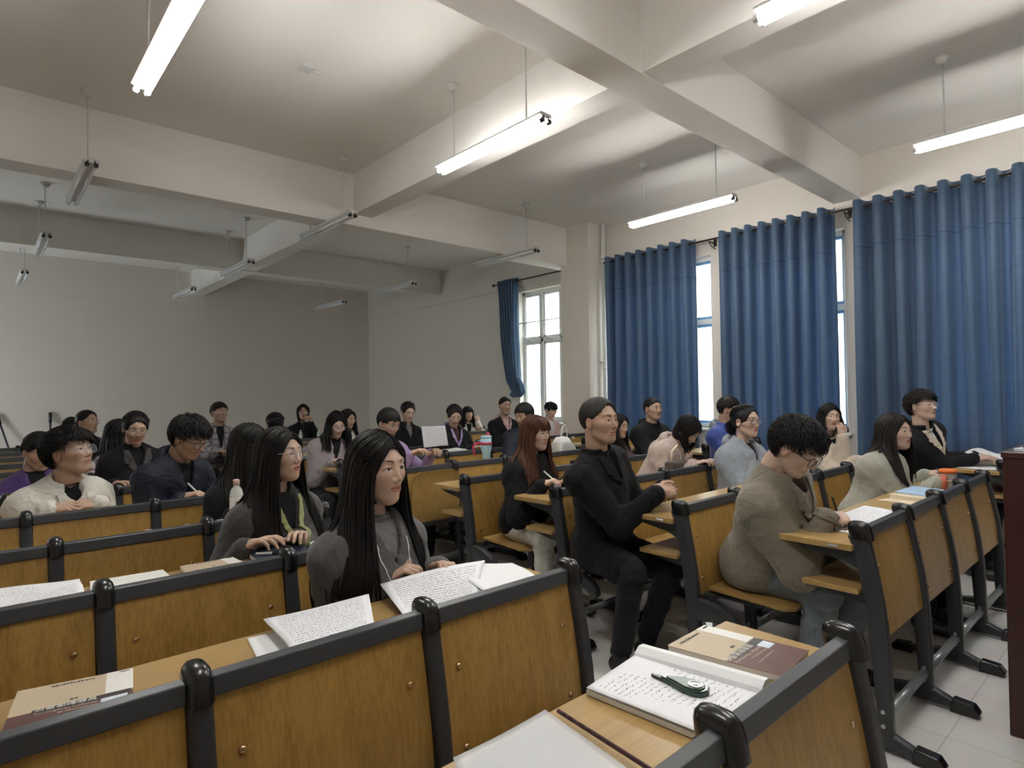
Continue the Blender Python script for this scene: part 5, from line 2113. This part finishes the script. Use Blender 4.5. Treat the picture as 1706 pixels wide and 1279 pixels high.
PE['p20'] = person('short-haired man in a black jacket over a pale hooded top beside the tied curtain', (5.297, 6.06, 1.262), face=-18, pitch=0, body=-10, sex='m', seat_y=RY(6) + 0.5, hair='shorter', coat='black_cloth', inner='blush_knit', collar='hood', hood_mat='blush_knit', lapel='blush_knit', lapel_w=0.5, lod=2, skin=SK2, seed=20)
PE['p21'] = person('dark-haired person in a navy-black coat seen behind the girl with auburn hair', (4.165, 4.48, 1.200), face=-85, pitch=-14, body=-25, sex='m', seat_y=RY(4) + 0.5, hair='short', coat='navy_shell', lod=1, skin=SK2, bulk=0.03, seed=21)
PE['p22'] = person('girl in a blush pink vest with side-tied hair in front of the rear window', (6.162, 6.06, 1.181), face=-8, pitch=-14, body=-10, seat_y=RY(6) + 0.5, hair='bun', bangs=True, coat='blush_knit', inner='white_inner', lod=2, skin=SK3, seed=22)
PE['p23'] = person('girl with long auburn hair and bangs, black jacket and white trousers, holding a pen', (2.803, 2.90, 1.154), face=6, pitch=0, body=5, seat_y=RY(2) + 0.51, seat_x=2.78, hair='long', hair_len=0.34, hair_col='hair_auburn', bangs=True, coat='black_wool', collar='stand', lod=0,
                   hands=((2.66, 2.705, 0.845), (2.92, 2.74, 0.835)), poses=('pen', 'rest'), legs_mat='white_trousers', bulk=0.034, skin=SK3, seed=23,
                   legs=[(v3(2.665, 2.70, 0.515), v3(2.72, 2.76, 0.12)), (v3(2.90, 2.62, 0.515), v3(2.92, 2.70, 0.10))], vdepth=0.0)
PE['p24'] = person('middle-aged man in a long black overcoat sitting upright with clasped hands', (2.545, 2.13, 1.262), face=-1, pitch=5, body=8, sex='o', seat_y=RY(1) + 0.53, seat_x=2.66, hair='receding', hair_col='hair_greying', coat='black_wool', inner='black_cloth',
                   collar='lapel', lapel='black_wool', lod=0, skin=(0.44, 0.28, 0.20), hands=((2.66, 1.845, 0.895), (2.815, 1.91, 0.900)), poses=('clasp', 'clasp'), palm=(((0.85, -0.45, 0.1), (-0.35, -0.75, 0.6)), ((-0.8, -0.5, 0.1), (0.5, 0.2, 0.85))),
                   bulk=0.030, coat_len=0.85, size=1.05, vdepth=0.10, seed=24, shoulder=0.168,
                   legs=[(v3(2.50, 1.90, 0.50), v3(2.44, 1.93, 0.11)), (v3(2.72, 1.82, 0.50), v3(2.68, 1.95, 0.11))])
PE['p25'] = person('man with cropped hair in a black puffy jacket before the first blue curtain', (5.301, 3.72, 1.242), face=-14, pitch=4, body=-15, sex='m', seat_y=RY(3) + 0.5, hair='shorter', coat='black_cloth', collar='hood', lod=1, skin=SK2, bulk=0.04, seed=25)
PE['p26'] = person('woman in a pale pink hooded fleece bending low over her desk', (4.253, 2.66, 1.105), face=5, pitch=-42, body=5, seat_y=RY(2) + 0.5, seat_x=4.10, hair='bob', hair_len=0.17, coat='pink_fleece', inner='white_inner', collar='hood', lod=1, skin=SK3,
                   hands=((4.12, 2.53, 0.86), (4.42, 2.55, 0.84)), bulk=0.034, seed=26)
PE['p27'] = person('person in a bright blue hooded jacket in the gap between the curtains', (5.472, 2.96, 1.238), face=10, pitch=-8, body=-5, sex='m', seat_y=RY(2) + 0.52, hair='short', coat='royal_blue', collar='hood', hood_mat='grey_hoodie', lod=1, skin=SK2, bulk=0.035, seed=27)
PE['p28'] = person('person in thin dark glasses and a light grey hooded top', (4.194, 2.14, 1.195), face=-12, pitch=3, body=-10, seat_y=RY(1) + 0.51, hair='ponytail', hair_len=0.16, coat='grey_hoodie', inner='black_cloth', collar='hood', lod=1, skin=SK3, glasses='glasses_dark', bulk=0.038, size=1.04, vdepth=0.16, seed=28)
PE['p29'] = person('young man in a khaki jacket and jeans writing, head bent down', (2.80, 1.19, 1.155), face=-2, pitch=-34, body=2, sex='m', seat_y=RY(0) + 0.53, seat_x=2.94, hair='fluffy', hair_col='hair_black', coat='khaki_canvas', inner='brown_inner', collar='shirt', lapel='khaki_canvas', lod=0,
                   skin=SK3, glasses='glasses_dark', hands=((2.825, 1.075, 0.850), (3.12, 1.12, 0.70)), poses=('pen', 'rest'), palm=(((0.75, -0.55, 0.0), (-0.25, -0.35, 0.9)), None), legs_mat='denim_grey', shoes='shoe_dark',
                   legs=[(v3(2.84, 1.10, 0.520), v3(2.80, 1.17, 0.11)), (v3(3.14, 1.05, 0.520), v3(3.20, 1.16, 0.11))], bulk=0.045, size=1.06, wide=1.08, vdepth=0.14, seed=29)
PE['p30'] = person('woman in cream fleece resting her cheek on her hand', (5.545, 2.07, 1.177), face=-42, pitch=4, roll=-6, body=-20, seat_y=RY(1) + 0.5, seat_x=5.75, hair='long', hair_len=0.18, coat='cream_fleece', lod=1, skin=SK3,
                   hands=((5.50, 1.84, 0.835), (5.530, 1.965, 1.015)), poses=('rest', 'cheek'), palm=(None, ((-0.05, 0.10, 1.0), (-0.5, -0.8, 0.1))), bulk=0.034, seed=30)
PE['p31'] = person('woman in a pale sage coat writing beside the cup with orange lid', (4.405, 1.25, 1.140), face=-16, pitch=5, body=-5, seat_y=RY(0) + 0.50, seat_x=4.30, hair='long', hair_len=0.36, hair_col='hair_dark', coat='sage_wool', collar='plain', lod=0, skin=SK3,
                   hands=((4.40, 1.03, 0.84), (4.78, 1.18, 0.835)), poses=('pen', 'rest'), bulk=0.036, vdepth=0.0, seed=31)
PE['p32'] = person('young man with bowl-cut hair and round glasses, furthest right', (5.62, 1.40, 1.275), face=-22, pitch=9, body=-15, sex='m', seat_y=RY(0) + 0.52, seat_x=5.85, hair='fluffy', hair_col='hair_dark', coat='black_cloth', inner='white_inner', collar='stand', lapel='cream_fleece', lod=1, skin=SK3, glasses='glasses_silver',
                   hands=((5.86, 1.12, 0.86), (6.05, 1.15, 0.86)), bulk=0.034, seed=32, vdepth=0.16)
PE['p33'] = person('long-haired woman in maroon, hidden behind the man in the overcoat', (4.663, 3.67, 1.092), face=0, pitch=-5, body=0, seat_y=RY(3) + 0.5, hair='long', hair_len=0.25, coat='maroon_cloth', lod=2, seed=33)
# ------------------------------------------------------------------ papers, books and things on the desks
def sheet(name, corners, z, mat, label, cat='paper', curl=0.0, lift=(0, 0, 0, 0), group=None, thick=0.0006, n=14, seed=0, stack=1, parent=None):
    """paper from four corners (x, y) with corner lifts and a soft curl"""
    c = [np.array(q, float) for q in corners]
    o0 = np.mean(c, axis=0)
    rnd = np.random.RandomState(seed)
    a1, a2 = rnd.uniform(2, 4, 2)
    V, uv = [], []
    for j in range(n + 1):
        for i in range(n + 1):
            u, v = i / n, j / n
            p = (1 - u) * (1 - v) * c[0] + u * (1 - v) * c[1] + u * v * c[2] + (1 - u) * v * c[3]
            l = (1 - u) * (1 - v) * lift[0] + u * (1 - v) * lift[1] + u * v * lift[2] + (1 - u) * v * lift[3]
            zz = l + curl * (math.sin(a1 * u + seed) * math.sin(a2 * v + 1) + 1) * 0.5
            V.append((p[0] - o0[0], p[1] - o0[1], zz))
            uv.append((u, v))
    F = [(j * (n + 1) + i, j * (n + 1) + i + 1, (j + 1) * (n + 1) + i + 1, (j + 1) * (n + 1) + i) for j in range(n) for i in range(n)]
    me = MB().add(V, F).mesh(name, smooth=True)
    ul = me.uv_layers.new(name='UVMap')
    for lp in me.loops:
        ul.data[lp.index].uv = uv[lp.vertex_index]
    o = link(name, me, mat, parent)
    o.location = (o0[0], o0[1], z)
    sol = o.modifiers.new('thick', 'SOLIDIFY')
    sol.thickness = thick
    sol.offset = -1
    if label:
        tag(o, label, cat, group)
    return o


def book(name, corners, z, h, cover, label, cat='book', page='paper_plain', open_cover=False):
    """a paperback: page block and covers, corners in order around"""
    c = [np.array(q, float) for q in corners]
    o0 = np.mean(c, axis=0)
    t = thing(name, label, cat, (o0[0], o0[1], z))
    pl = [tuple(q - o0) for q in c]
    inner = [tuple((q - o0) * 0.985) for q in c]
    MB().slab(inner, 0.001, h - 0.001).build('pages', page, t)
    MB().slab(pl, 0.0, 0.0012).build('back_cover', cover, t)
    MB().slab(pl, h - 0.0012, h).build('front_cover', cover, t)
    return t, o0


def textbook(corners, z, h, label, seed=0, lifted=0.0):
    """tan and dark brown textbook; corners: top-left, top-right, bottom-right, bottom-left of the cover"""
    c = [np.array(q, float) for q in corners]
    t, o0 = book('textbook', corners, z, h, 'cover_tan', label)

    def at(u, v):
        p = (1 - u) * (1 - v) * c[3] + u * (1 - v) * c[2] + u * v * c[1] + (1 - u) * v * c[0] - o0
        return p

    def patch(nm, u0, u1, v0, v1, mat, zz):
        q = [tuple(at(u, v)) for u, v in ((u0, v0), (u1, v0), (u1, v1), (u0, v1))]
        MB().slab(q, h, h + zz).build(nm, mat, t)
    patch('brown_panel', 0.0, 1.0, 0.54, 1.0, 'cover_brown', 0.0005)
    patch('title_band', 0.02, 0.82, 0.51, 0.60, 'cover_black', 0.0008)
    patch('white_corner', 0.0, 0.24, 0.0, 0.50, 'cover_white', 0.0006)
    patch('photo_patch', 0.05, 0.27, 0.60, 0.71, 'cover_pale', 0.0010)
    ex, ey = at(1, 0) - at(0, 0), at(0, 1) - at(0, 0)
    W, Hh = np.linalg.norm(ex), np.linalg.norm(ey)
    ang = math.atan2(ex[1], ex[0])

    def text(s, u, v, size, mat, nm):
        cu = bpy.data.curves.new(nm, 'FONT')
        cu.body = s
        cu.size = size
        cu.extrude = 0.0002
        ob = bpy.data.objects.new(nm, cu)
        COL.objects.link(ob)
        bpy.context.view_layer.update()
        me = bpy.data.meshes.new_from_object(ob.evaluated_get(bpy.context.evaluated_depsgraph_get()))
        bpy.data.objects.remove(ob)
        me.materials.clear()
        o = link(nm, me, mat, t)
        p = at(u, v)
        o.location = (p[0], p[1], h + 0.0013)
        o.rotation_euler = (0, 0, ang)
    text('智能制造导论', 0.30, 0.525, Hh * 0.080, 'cover_white', 'title')
    text('Intelligent Manufacturing', 0.30, 0.625, Hh * 0.048, 'ink_light', 'subtitle')
    text('Introduction to', 0.30, 0.685, Hh * 0.048, 'ink_light', 'subtitle')
    patch('rule_line', 0.30, 0.80, 0.755, 0.761, 'ink_light', 0.0009)
    text('工业和信息化精品系列教材', 0.34, 0.06, Hh * 0.030, 'ink', 'series_line')
    text('主编', 0.46, 0.44, Hh * 0.035, 'ink', 'author_line')
    text('出版社', 0.03, 0.03, Hh * 0.030, 'ink', 'publisher_line')
    return t


# left block, second row desk (in front of the nearest woman)
d1 = DZ + 0.002
sheet('lecture_notes', [(0.56, 1.42), (0.77, 1.40), (0.86, 1.60), (0.58, 1.66)], d1 + 0.018, 'paper_notes', 'thick handwritten notes, left pile in front of the long-haired woman', curl=0.012, lift=(0.0, 0.004, 0.02, 0.012), seed=1, thick=0.002)
book('exercise_book', [(0.575, 1.425), (0.765, 1.405), (0.85, 1.60), (0.60, 1.64)], d1, 0.014, 'cover_white', 'thin white booklet beneath the left pile of handwritten notes')
sheet('loose_sheet', [(0.50, 1.45), (0.62, 1.43), (0.64, 1.62), (0.53, 1.64)], d1, 'paper_plain', 'blank sheet sticking out under the left pile of notes', seed=2)
sheet('printed_sheet', [(0.88, 1.43), (1.10, 1.41), (1.32, 1.63), (0.93, 1.66)], d1 + 0.004, 'paper_notes_small', 'large wavy written sheet in front of the long-haired woman, right of the first pile', curl=0.018, lift=(0.0, 0.0, 0.035, 0.035), seed=3)
sheet('white_sheet', [(1.16, 1.43), (1.36, 1.42), (1.42, 1.60), (1.20, 1.66)], d1 + 0.022, 'paper_plain', 'blank white sheets bowed over books at the right end of the second desk', curl=0.012, lift=(0.0, 0.0, 0.004, 0.018), seed=4, thick=0.003)
book('notebook', [(1.02, 1.40), (1.25, 1.38), (1.29, 1.55), (1.06, 1.58)], d1, 0.010, 'mauve', 'grey-mauve notebook under the blank white sheets')
book('exercise_book', [(1.14, 1.42), (1.36, 1.40), (1.40, 1.58), (1.18, 1.60)], d1 + 0.011, 0.008, 'cover_pale', 'pale booklet lying on the grey-mauve notebook')
textbook([(0.235, 1.39), (0.03, 1.41), (0.07, 1.645), (0.27, 1.60)], d1, 0.016, 'tan and brown textbook at the left edge on the second desk', 1)
# third row desk
d2 = DZ + 0.002
sheet('loose_papers', [(0.03, 2.22), (0.25, 2.22), (0.26, 2.42), (0.05, 2.44)], d2 + 0.01, 'paper_sparse', 'curled stack of papers at the left edge on the third desk', curl=0.03, lift=(0, 0.01, 0.03, 0.01), seed=5, thick=0.004)
book('exercise_book', [(0.27, 2.25), (0.50, 2.25), (0.50, 2.42), (0.29, 2.44)], d2, 0.022, 'cover_white', 'white book beside the curled papers on the third desk')
textbook([(0.75, 2.25), (0.55, 2.26), (0.56, 2.45), (0.74, 2.44)], d2, 0.016, 'tan textbook on the third desk beside the navy notebook', 2)
nb_, _o = book('notebook', [(0.79, 2.26), (1.00, 2.25), (1.01, 2.45), (0.80, 2.46)], d2, 0.018, 'navy_cover', 'navy hardcover notebook with a pen on it')
pn = thing('marker_pen', 'white-capped pen lying on the navy notebook', 'pen', (0.86, 2.36, d2 + 0.018 + 0.006))
MB().tube([(-0.05, 0.035, 0), (0.0, 0.0, 0)], 0.0058, 10).build('cap', 'white_plastic', pn, smooth=True)
MB().tube([(0.0, 0.0, 0), (0.055, -0.04, 0)], 0.005, 10).build('barrel', 'navy_cover', pn, smooth=True)
book('exercise_book', [(1.00 + 0.02, 2.27), (1.20, 2.26), (1.21, 2.44), (1.04, 2.45)], d2, 0.02, 'cover_white', 'white book under the hand of the woman in clear glasses')


def bottle(x, y, z, label, s=1.0):
    t = thing('water_bottle', label, 'bottle', (x, y, z))
    MB().lathe([(0.0, 0.0), (0.028 * s, 0.0), (0.032 * s, 0.006), (0.032 * s, 0.14 * s), (0.026 * s, 0.165 * s), (0.014 * s, 0.18 * s), (0.012 * s, 0.19 * s)], n=24).build('bottle_body', 'clear_plastic', t, smooth=True)
    MB().lathe([(0.0325 * s, 0.03 * s), (0.0328 * s, 0.032 * s), (0.0328 * s, 0.125 * s), (0.0325 * s, 0.127 * s)], n=24).build('bottle_label', 'cover_white', t, smooth=True)
    MB().lathe([(0.0, 0.188 * s), (0.0155 * s, 0.188 * s), (0.0155 * s, 0.212 * s), (0.013 * s, 0.215 * s), (0.0, 0.215 * s)], n=18).build('bottle_cap', 'blush_knit' if s == 1.0 else 'white_plastic', t, smooth=True)
    mk = MB()
    for k in range(3):
        mk.box(-0.012 + 0.01 * (k % 2), 0.008, -0.0345 * s, -0.0330 * s, 0.05 + 0.025 * k, 0.058 + 0.025 * k)
    mk.build('bottle_print', 'ink', t)
    return t


bottle(0.99, 3.20, DZ, 'clear plastic water bottle with a white label on the fourth desk')
bx = thing('tissue_pack', 'small grey pack beside the water bottle', 'tissue pack', (0.90, 3.14, DZ))
MB().box(-0.05, 0.05, -0.03, 0.03, 0, 0.03).build('pack', 'white_plastic', bx, 0.008)
MB().box(-0.015, 0.015, -0.02, 0.02, 0.03, 0.033).build('flap', 'cover_pale', bx, 0.001)
sheet('loose_sheet', [(0.56, 3.05), (0.76, 3.05), (0.78, 3.24), (0.60, 3.25)], DZ + 0.006, 'paper_plain', 'white sheets on the fourth desk left of the water bottle', curl=0.02, seed=6, thick=0.002)

# left block, nearest desk
d0 = DZ + 0.002
fb = thing('file_bag', 'clear plastic zip bag with papers at the bottom edge', 'file bag', (0.73, 0.66, d0))
sheet('film', [(0.50, 0.60), (0.78, 0.58), (0.82, 0.83), (0.60, 0.83)], 0.0, 'file_bag_film', None, curl=0.012, seed=7, parent=fb).location = (-0.05, 0.06, 0.008)
sheet('papers', [(0.52, 0.61), (0.77, 0.59), (0.80, 0.81), (0.62, 0.81)], 0.0, 'paper_sparse', None, curl=0.006, seed=8, parent=fb).location = (-0.05, 0.06, 0.002)
MB().tube([(0.085, -0.10, 0.012), (0.11, 0.16, 0.012)], 0.004, 6).build('zip_strip', 'maroon_cloth', fb)
# open exercise pad with a rolled-over page
pad = thing('exercise_pad', 'open writing pad with handwritten pages, its top page rolled over', 'notepad', (1.06, 0.72, d0))
c_ = [(0.965, 0.585), (1.215, 0.575), (1.165, 0.865), (0.945, 0.84)]
MB().slab([(a - 1.06, b - 0.72) for a, b in c_], 0.0, 0.010).build('pages', 'paper_plain', pad)
sheet('written_page', c_, 0.0, 'paper_sparse', None, curl=0.004, seed=9, parent=pad).location = (np.mean([q[0] for q in c_]) - 1.06, np.mean([q[1] for q in c_]) - 0.72, 0.0125)
rl = MB()
pr_ = [(-0.000, 0.006), (0.010, 0.022), (0.028, 0.032), (0.048, 0.030), (0.062, 0.018), (0.066, 0.004), (0.060, 0.004), (0.050, 0.014), (0.030, 0.020), (0.012, 0.012)]
e0, e1 = np.array([1.205 - 1.06, 0.585 - 0.72]), np.array([1.160 - 1.06, 0.865 - 0.72])
nrm_ = np.array([1.0, 0.12])
vs = [(*(e + nrm_ * (a - 0.03)), b) for e in (e0, e1) for a, b in pr_]
k_ = len(pr_)
rl.add(vs, [tuple(range(k_))[::-1], tuple(range(k_, 2 * k_))] + [(i, (i + 1) % k_, k_ + (i + 1) % k_, k_ + i) for i in range(k_)])
rl.build('rolled_page', 'paper_plain', pad, smooth=False)
textbook([(1.455, 0.60), (1.285, 0.585), (1.245, 0.845), (1.42, 0.85)], d0, 0.014, 'tan and brown textbook on the nearest desk beside the open writing pad', 3)
ct = thing('correction_tape', 'dark green see-through correction tape dispenser on the writing pad', 'correction tape', (1.09, 0.69, d0 + 0.0145), math.radians(-82))
out = [(-0.060, 0.004), (-0.030, 0.018), (0.0, 0.027), (0.022, 0.025), (0.038, 0.014), (0.042, 0.0), (0.036, -0.016), (0.020, -0.025), (-0.004, -0.024), (-0.034, -0.012), (-0.062, -0.004)]
plain('green_plastic', (0.020, 0.045, 0.030), 0.15, spec=0.7)
plain('green_clear', (0.05, 0.10, 0.06), 0.25, spec=0.4)
MB().slab(out, 0.0, 0.012).build('shell', 'green_plastic', ct, 0.003)
MB().slab([(a * 0.8, b * 0.8) for a, b in out], 0.0122, 0.0145).build('window', 'green_clear', ct, 0.001)
MB().lathe([(0.0, 0.0145), (0.015, 0.0145), (0.015, 0.016), (0.011, 0.0163), (0.011, 0.0150), (0.005, 0.0150), (0.005, 0.0165), (0.0, 0.0165)], (0.014, 0, 0), 24).build('reel', 'zinc', ct)
MB().slab([(-0.085, 0.006), (-0.058, 0.008), (-0.058, -0.006), (-0.085, 0.0)], 0.002, 0.008).build('tip', 'black_plastic', ct, 0.001)

# first desk of the middle block
dr = DZ + 0.002
sheet('loose_sheet', [(2.82, 0.93), (3.04, 0.92), (3.08, 1.12), (2.84, 1.14)], dr, 'paper_sparse', 'sheet under the writing hand of the man in khaki', curl=0.006, seed=10, thick=0.002)
sheet('loose_papers', [(2.98, 0.94), (3.34, 0.93), (3.36, 1.10), (3.02, 1.14)], dr + 0.003, 'paper_notes', 'spread of written papers right of the man in khaki', curl=0.02, lift=(0, 0.005, 0.02, 0.0), seed=11)
book('book', [(3.84, 0.95), (4.18, 0.93), (4.22, 1.12), (3.88, 1.14)], dr, 0.022, 'paper_cream', 'thick cream-edged book on the first desk under a magazine', page='paper_cream')
book('magazine', [(3.92, 0.95), (4.22, 0.94), (4.26, 1.12), (3.96, 1.13)], dr + 0.0235, 0.006, 'cover_blue', 'blue and white magazine on top of the cream-edged book')
sheet('loose_sheet', [(3.74, 0.99), (3.90, 0.97), (3.92, 1.13), (3.78, 1.17)], dr, 'paper_cream', 'cream slip poking out left of the blue magazine', seed=12)
cup = thing('lidded_cup', 'clear cup with an orange lid and orange sleeve on the first desk', 'cup', (4.44, 0.98, DZ))
plain('orange_plastic', (0.80, 0.17, 0.03), 0.35)
plain('cup_grey', (0.42, 0.42, 0.38), 0.3)
plain('salmon', (0.62, 0.16, 0.10), 0.45)
MB().lathe([(0, 0), (0.036, 0), (0.038, 0.01), (0.044, 0.10), (0.044, 0.105), (0, 0.105)], n=24).build('cup_body', 'cup_grey', cup, smooth=True)
MB().lathe([(0, 0.105), (0.048, 0.105), (0.049, 0.120), (0.046, 0.126), (0.030, 0.130), (0, 0.130)], n=24).build('lid', 'orange_plastic', cup, smooth=True)
MB().lathe([(0.0, 0), (0.017, 0), (0.017, 0.095), (0.0, 0.095)], (-0.052, 0.012, 0), 14).build('side_bottle', 'salmon', cup, smooth=True)
MB().tube([(0.045, 0, 0.10), (0.085, -0.01, 0.085), (0.115, -0.02, 0.05), (0.12, -0.02, 0.03)], 0.005, 6).build('strap', 'paper_cream', cup, smooth=True)
book('notebook', [(4.62, 1.00), (4.84, 0.98), (4.86, 1.16), (4.66, 1.18)], dr, 0.012, 'sage_wool', 'pale green notebook beyond the orange-lidded cup')
# second desk of the middle block
sheet('loose_sheet', [(4.40, 1.76), (4.62, 1.75), (4.64, 1.95), (4.43, 1.96)], dr + 0.004, 'paper_plain', 'white sheets on the second desk behind the man in khaki', curl=0.02, seed=13, thick=0.003)
sheet('loose_papers', [(4.15, 1.74), (4.34, 1.73), (4.36, 1.93), (4.18, 1.94)], dr, 'paper_sparse', 'papers at the desk of the person in the light grey top', curl=0.01, seed=14)
# by the windows, first desk
sheet('loose_papers', [(5.66, 0.96), (5.98, 0.96), (6.0, 1.18), (5.70, 1.20)], dr, 'paper_sparse', 'flat papers on the end desk of the young man in round glasses', curl=0.006, seed=15, thick=0.003)
sheet('raised_papers', [(5.90, 0.98), (6.25, 0.96), (6.30, 1.16), (5.95, 1.20)], dr + 0.02, 'paper_plain', 'curled white papers held by the young man in round glasses', curl=0.05, lift=(0.0, 0.02, 0.06, 0.05), seed=16, thick=0.003)
book('exercise_book', [(6.34, 0.96), (6.62, 0.95), (6.64, 1.16), (6.38, 1.18)], dr, 0.045, 'cover_white', 'white stack of books next to the curled papers by the window')
book('exercise_book', [(5.72, 1.77), (6.02, 1.76), (6.05, 1.96), (5.76, 1.98)], dr, 0.012, 'mauve', 'lilac-covered book under the arm of the woman in cream fleece')
sheet('loose_sheet', [(5.66, 1.76), (5.80, 1.75), (5.86, 1.95), (5.70, 1.96)], dr, 'paper_plain', 'sheet sticking out under the lilac-covered book', seed=17)
# further back
tb = thing('tumbler', 'light blue tumbler with a pink handle and lid', 'cup', (3.50, RY(4) + 0.22, DZ))
plain('pale_blue', (0.36, 0.56, 0.66), 0.35)
plain('hot_pink', (0.62, 0.06, 0.12), 0.4)
MB().lathe([(0, 0), (0.036, 0), (0.038, 0.08), (0.050, 0.13), (0.050, 0.225), (0, 0.225)], n=24).build('tumbler_body', 'pale_blue', tb, smooth=True)
MB().lathe([(0.0505, 0.165), (0.0525, 0.165), (0.0525, 0.190), (0.0505, 0.190)], n=24).build('band', 'hot_pink', tb, smooth=True)
MB().tube([(-0.045, 0.02, 0.18), (-0.10, 0.04, 0.18), (-0.115, 0.05, 0.15), (-0.105, 0.045, 0.08), (-0.085, 0.035, 0.07)], 0.009, 8).build('handle', 'hot_pink', tb, smooth=True)
MB().lathe([(0, 0.225), (0.052, 0.225), (0.050, 0.245), (0.02, 0.250), (0, 0.25)], n=24).build('lid', 'pale_blue', tb, smooth=True)
MB().lathe([(0, 0.245), (0.018, 0.245), (0.020, 0.262), (0.012, 0.275), (0, 0.277)], (0.022, 0, 0), 14).build('spout', 'hot_pink', tb, smooth=True)


def pillow_mesh(name, sx, sy, sz, z0=0.0, seed=0):
    vs, fs = [], []
    n = 20
    for j in range(n + 1):
        for i in range(n + 1):
            u, v = i / n * 2 - 1, j / n * 2 - 1
            hgt = (max(0, 1 - u ** 4) * max(0, 1 - v ** 4)) ** 0.5
            vs.append((u * sx, v * sy, z0 + sz * hgt + 0.006 * math.sin(5 * u + seed) * math.sin(6 * v)))
    for j in range(n):
        for i in range(n):
            a = j * (n + 1) + i
            fs.append((a, a + 1, a + n + 2, a + n + 1))
    k = len(vs)
    vs += [(x, y, z0 + 0.001) for x, y, z in vs]
    fs += [tuple(q + k for q in f[::-1]) for f in fs]
    return MB().add(vs, fs).mesh(name, smooth=True)


pw = link('cushion', pillow_mesh('cushion', 0.17, 0.12, 0.075), 'white_inner')
pw.location = (3.66, RY(5) + 0.15, DZ)
tag(pw, 'white cushion on the desk of the woman with the phone', 'cushion')
pg = thing('plastic_bag', 'white printed plastic carrier bag on the desk in front of the girl in pink', 'bag', (4.42, RY(4) + 0.14, DZ))
link('bag_body', pillow_mesh('bag_body', 0.13, 0.10, 0.15, seed=3), 'cup_grey', pg)
link('bag_folds', pillow_mesh('bag_folds', 0.10, 0.08, 0.19, seed=5), 'white_plastic', pg)
MB().tube([(-0.02, 0, 0.15), (0.0, 0, 0.27), (0.04, 0, 0.31), (0.07, 0, 0.25), (0.08, 0, 0.14)], 0.01, 8, flat=0.4).build('handle', 'white_plastic', pg, smooth=True)
ph = thing('mobile_phone', 'phone in the hands of the woman with the lilac hood', 'phone', (4.03, 5.0, 0.925), 0.3)
MB().box(-0.075, 0.075, -0.036, 0.036, -0.004, 0.004).build('case', 'black_plastic', ph, 0.003)
MB().box(-0.070, 0.070, -0.032, 0.032, 0.004, 0.0045).build('screen', 'cover_pale', ph)
sheet('handout', [(2.80, 4.24), (3.02, 4.20), (3.06, 4.30), (2.84, 4.34)], 0.98, 'paper_print', 'grey printed handout held up left of the folded-up seat', lift=(0, 0, 0.17, 0.17), seed=18, curl=0.01)
gl = thing('tablet', 'mauve-covered tablet in front of the woman in the mauve coat', 'tablet', (2.66, 5.03, DZ + 0.03), 0.2)
MB().box(-0.10, 0.10, -0.07, 0.07, 0, 0.012).build('cover', 'mauve', gl, 0.003)
MB().box(-0.09, 0.09, -0.06, 0.06, 0.012, 0.013).build('page', 'cover_white', gl)
for (x, y, l) in ((3.36, RY(9) + 0.12, 'small clear bottle on the rear desk, left one'), (3.62, RY(9) + 0.12, 'small clear bottle on the rear desk, right one')):
    bottle(x, y, DZ, l, 0.8)
hb = thing('shoulder_bag', 'dark leather bag with a pale strap beside the person in the light grey top', 'bag', (4.05, 2.50 + 0.13, DZ))
MB().add(*[(lambda m: (m.v, m.f))(MB().box(-0.11, 0.11, -0.05, 0.05, 0, 0.09))][0]).build('bag_body', 'brown_inner', hb, 0.02, seg=3)
MB().tube([(-0.08, 0, 0.08), (-0.07, 0, 0.17), (0.0, 0, 0.21), (0.07, 0, 0.17), (0.09, 0, 0.08)], 0.010, 8, flat=0.5).build('strap', 'paper_cream', hb, smooth=True)
# bag on the podium
pb = thing('black_bag', 'black bag with a strap lying on the podium', 'bag', (3.34, 0.30, 1.156))
link('bag_body', pillow_mesh('bag_body', 0.14, 0.16, 0.07, seed=7), 'black_cloth', pb)
MB().tube([(-0.12, 0.10, 0.01), (-0.14, 0.14, 0.06), (-0.08, 0.12, 0.085), (0.0, 0.08, 0.075), (0.08, 0.02, 0.05)], 0.014, 8, flat=0.4).build('strap', 'navy_cover', pb, smooth=True)
book('exercise_book', [(3.17, 0.36), (3.30, 0.34), (3.32, 0.46), (3.19, 0.48)], 1.156, 0.01, 'cover_pale', 'pale booklet at the corner of the podium')


# pens held in hands
def pen_in(pkey, idx, label, mat, tipmat='black_plastic'):
    W_, RH = PE[pkey][1]['hands'][idx]
    s = 1 if idx == 0 else -1
    a = W_ + RH @ v3(0.100, 0.030 * s, -0.058)
    b = W_ + RH @ v3(0.040, 0.055 * s, 0.070)
    d = unit(b - a)
    t = thing('pen', label, 'pen', tuple(a))
    MB().tube([(0, 0, 0), tuple(d * 0.012)], 0.002, 8, rs=[0.0006, 0.0036]).build('nib', tipmat, t)
    MB().tube([tuple(d * 0.012), tuple(d * 0.145)], 0.0045, 10).build('barrel', mat, t, smooth=True)


pen_in('p29', 0, 'black pen in the hand of the man in khaki', 'black_plastic')
pen_in('p23', 0, 'white pen in the hand of the girl with auburn hair', 'white_plastic')
pen_in('p31', 0, 'dark pen in the hand of the woman in the sage coat', 'grey_steel')
pen_in('p4', 0, 'slim white pen in the hand of the man in the navy jacket', 'white_plastic')
# watch and cords
W_, RH = PE['p29'][1]['hands'][1]
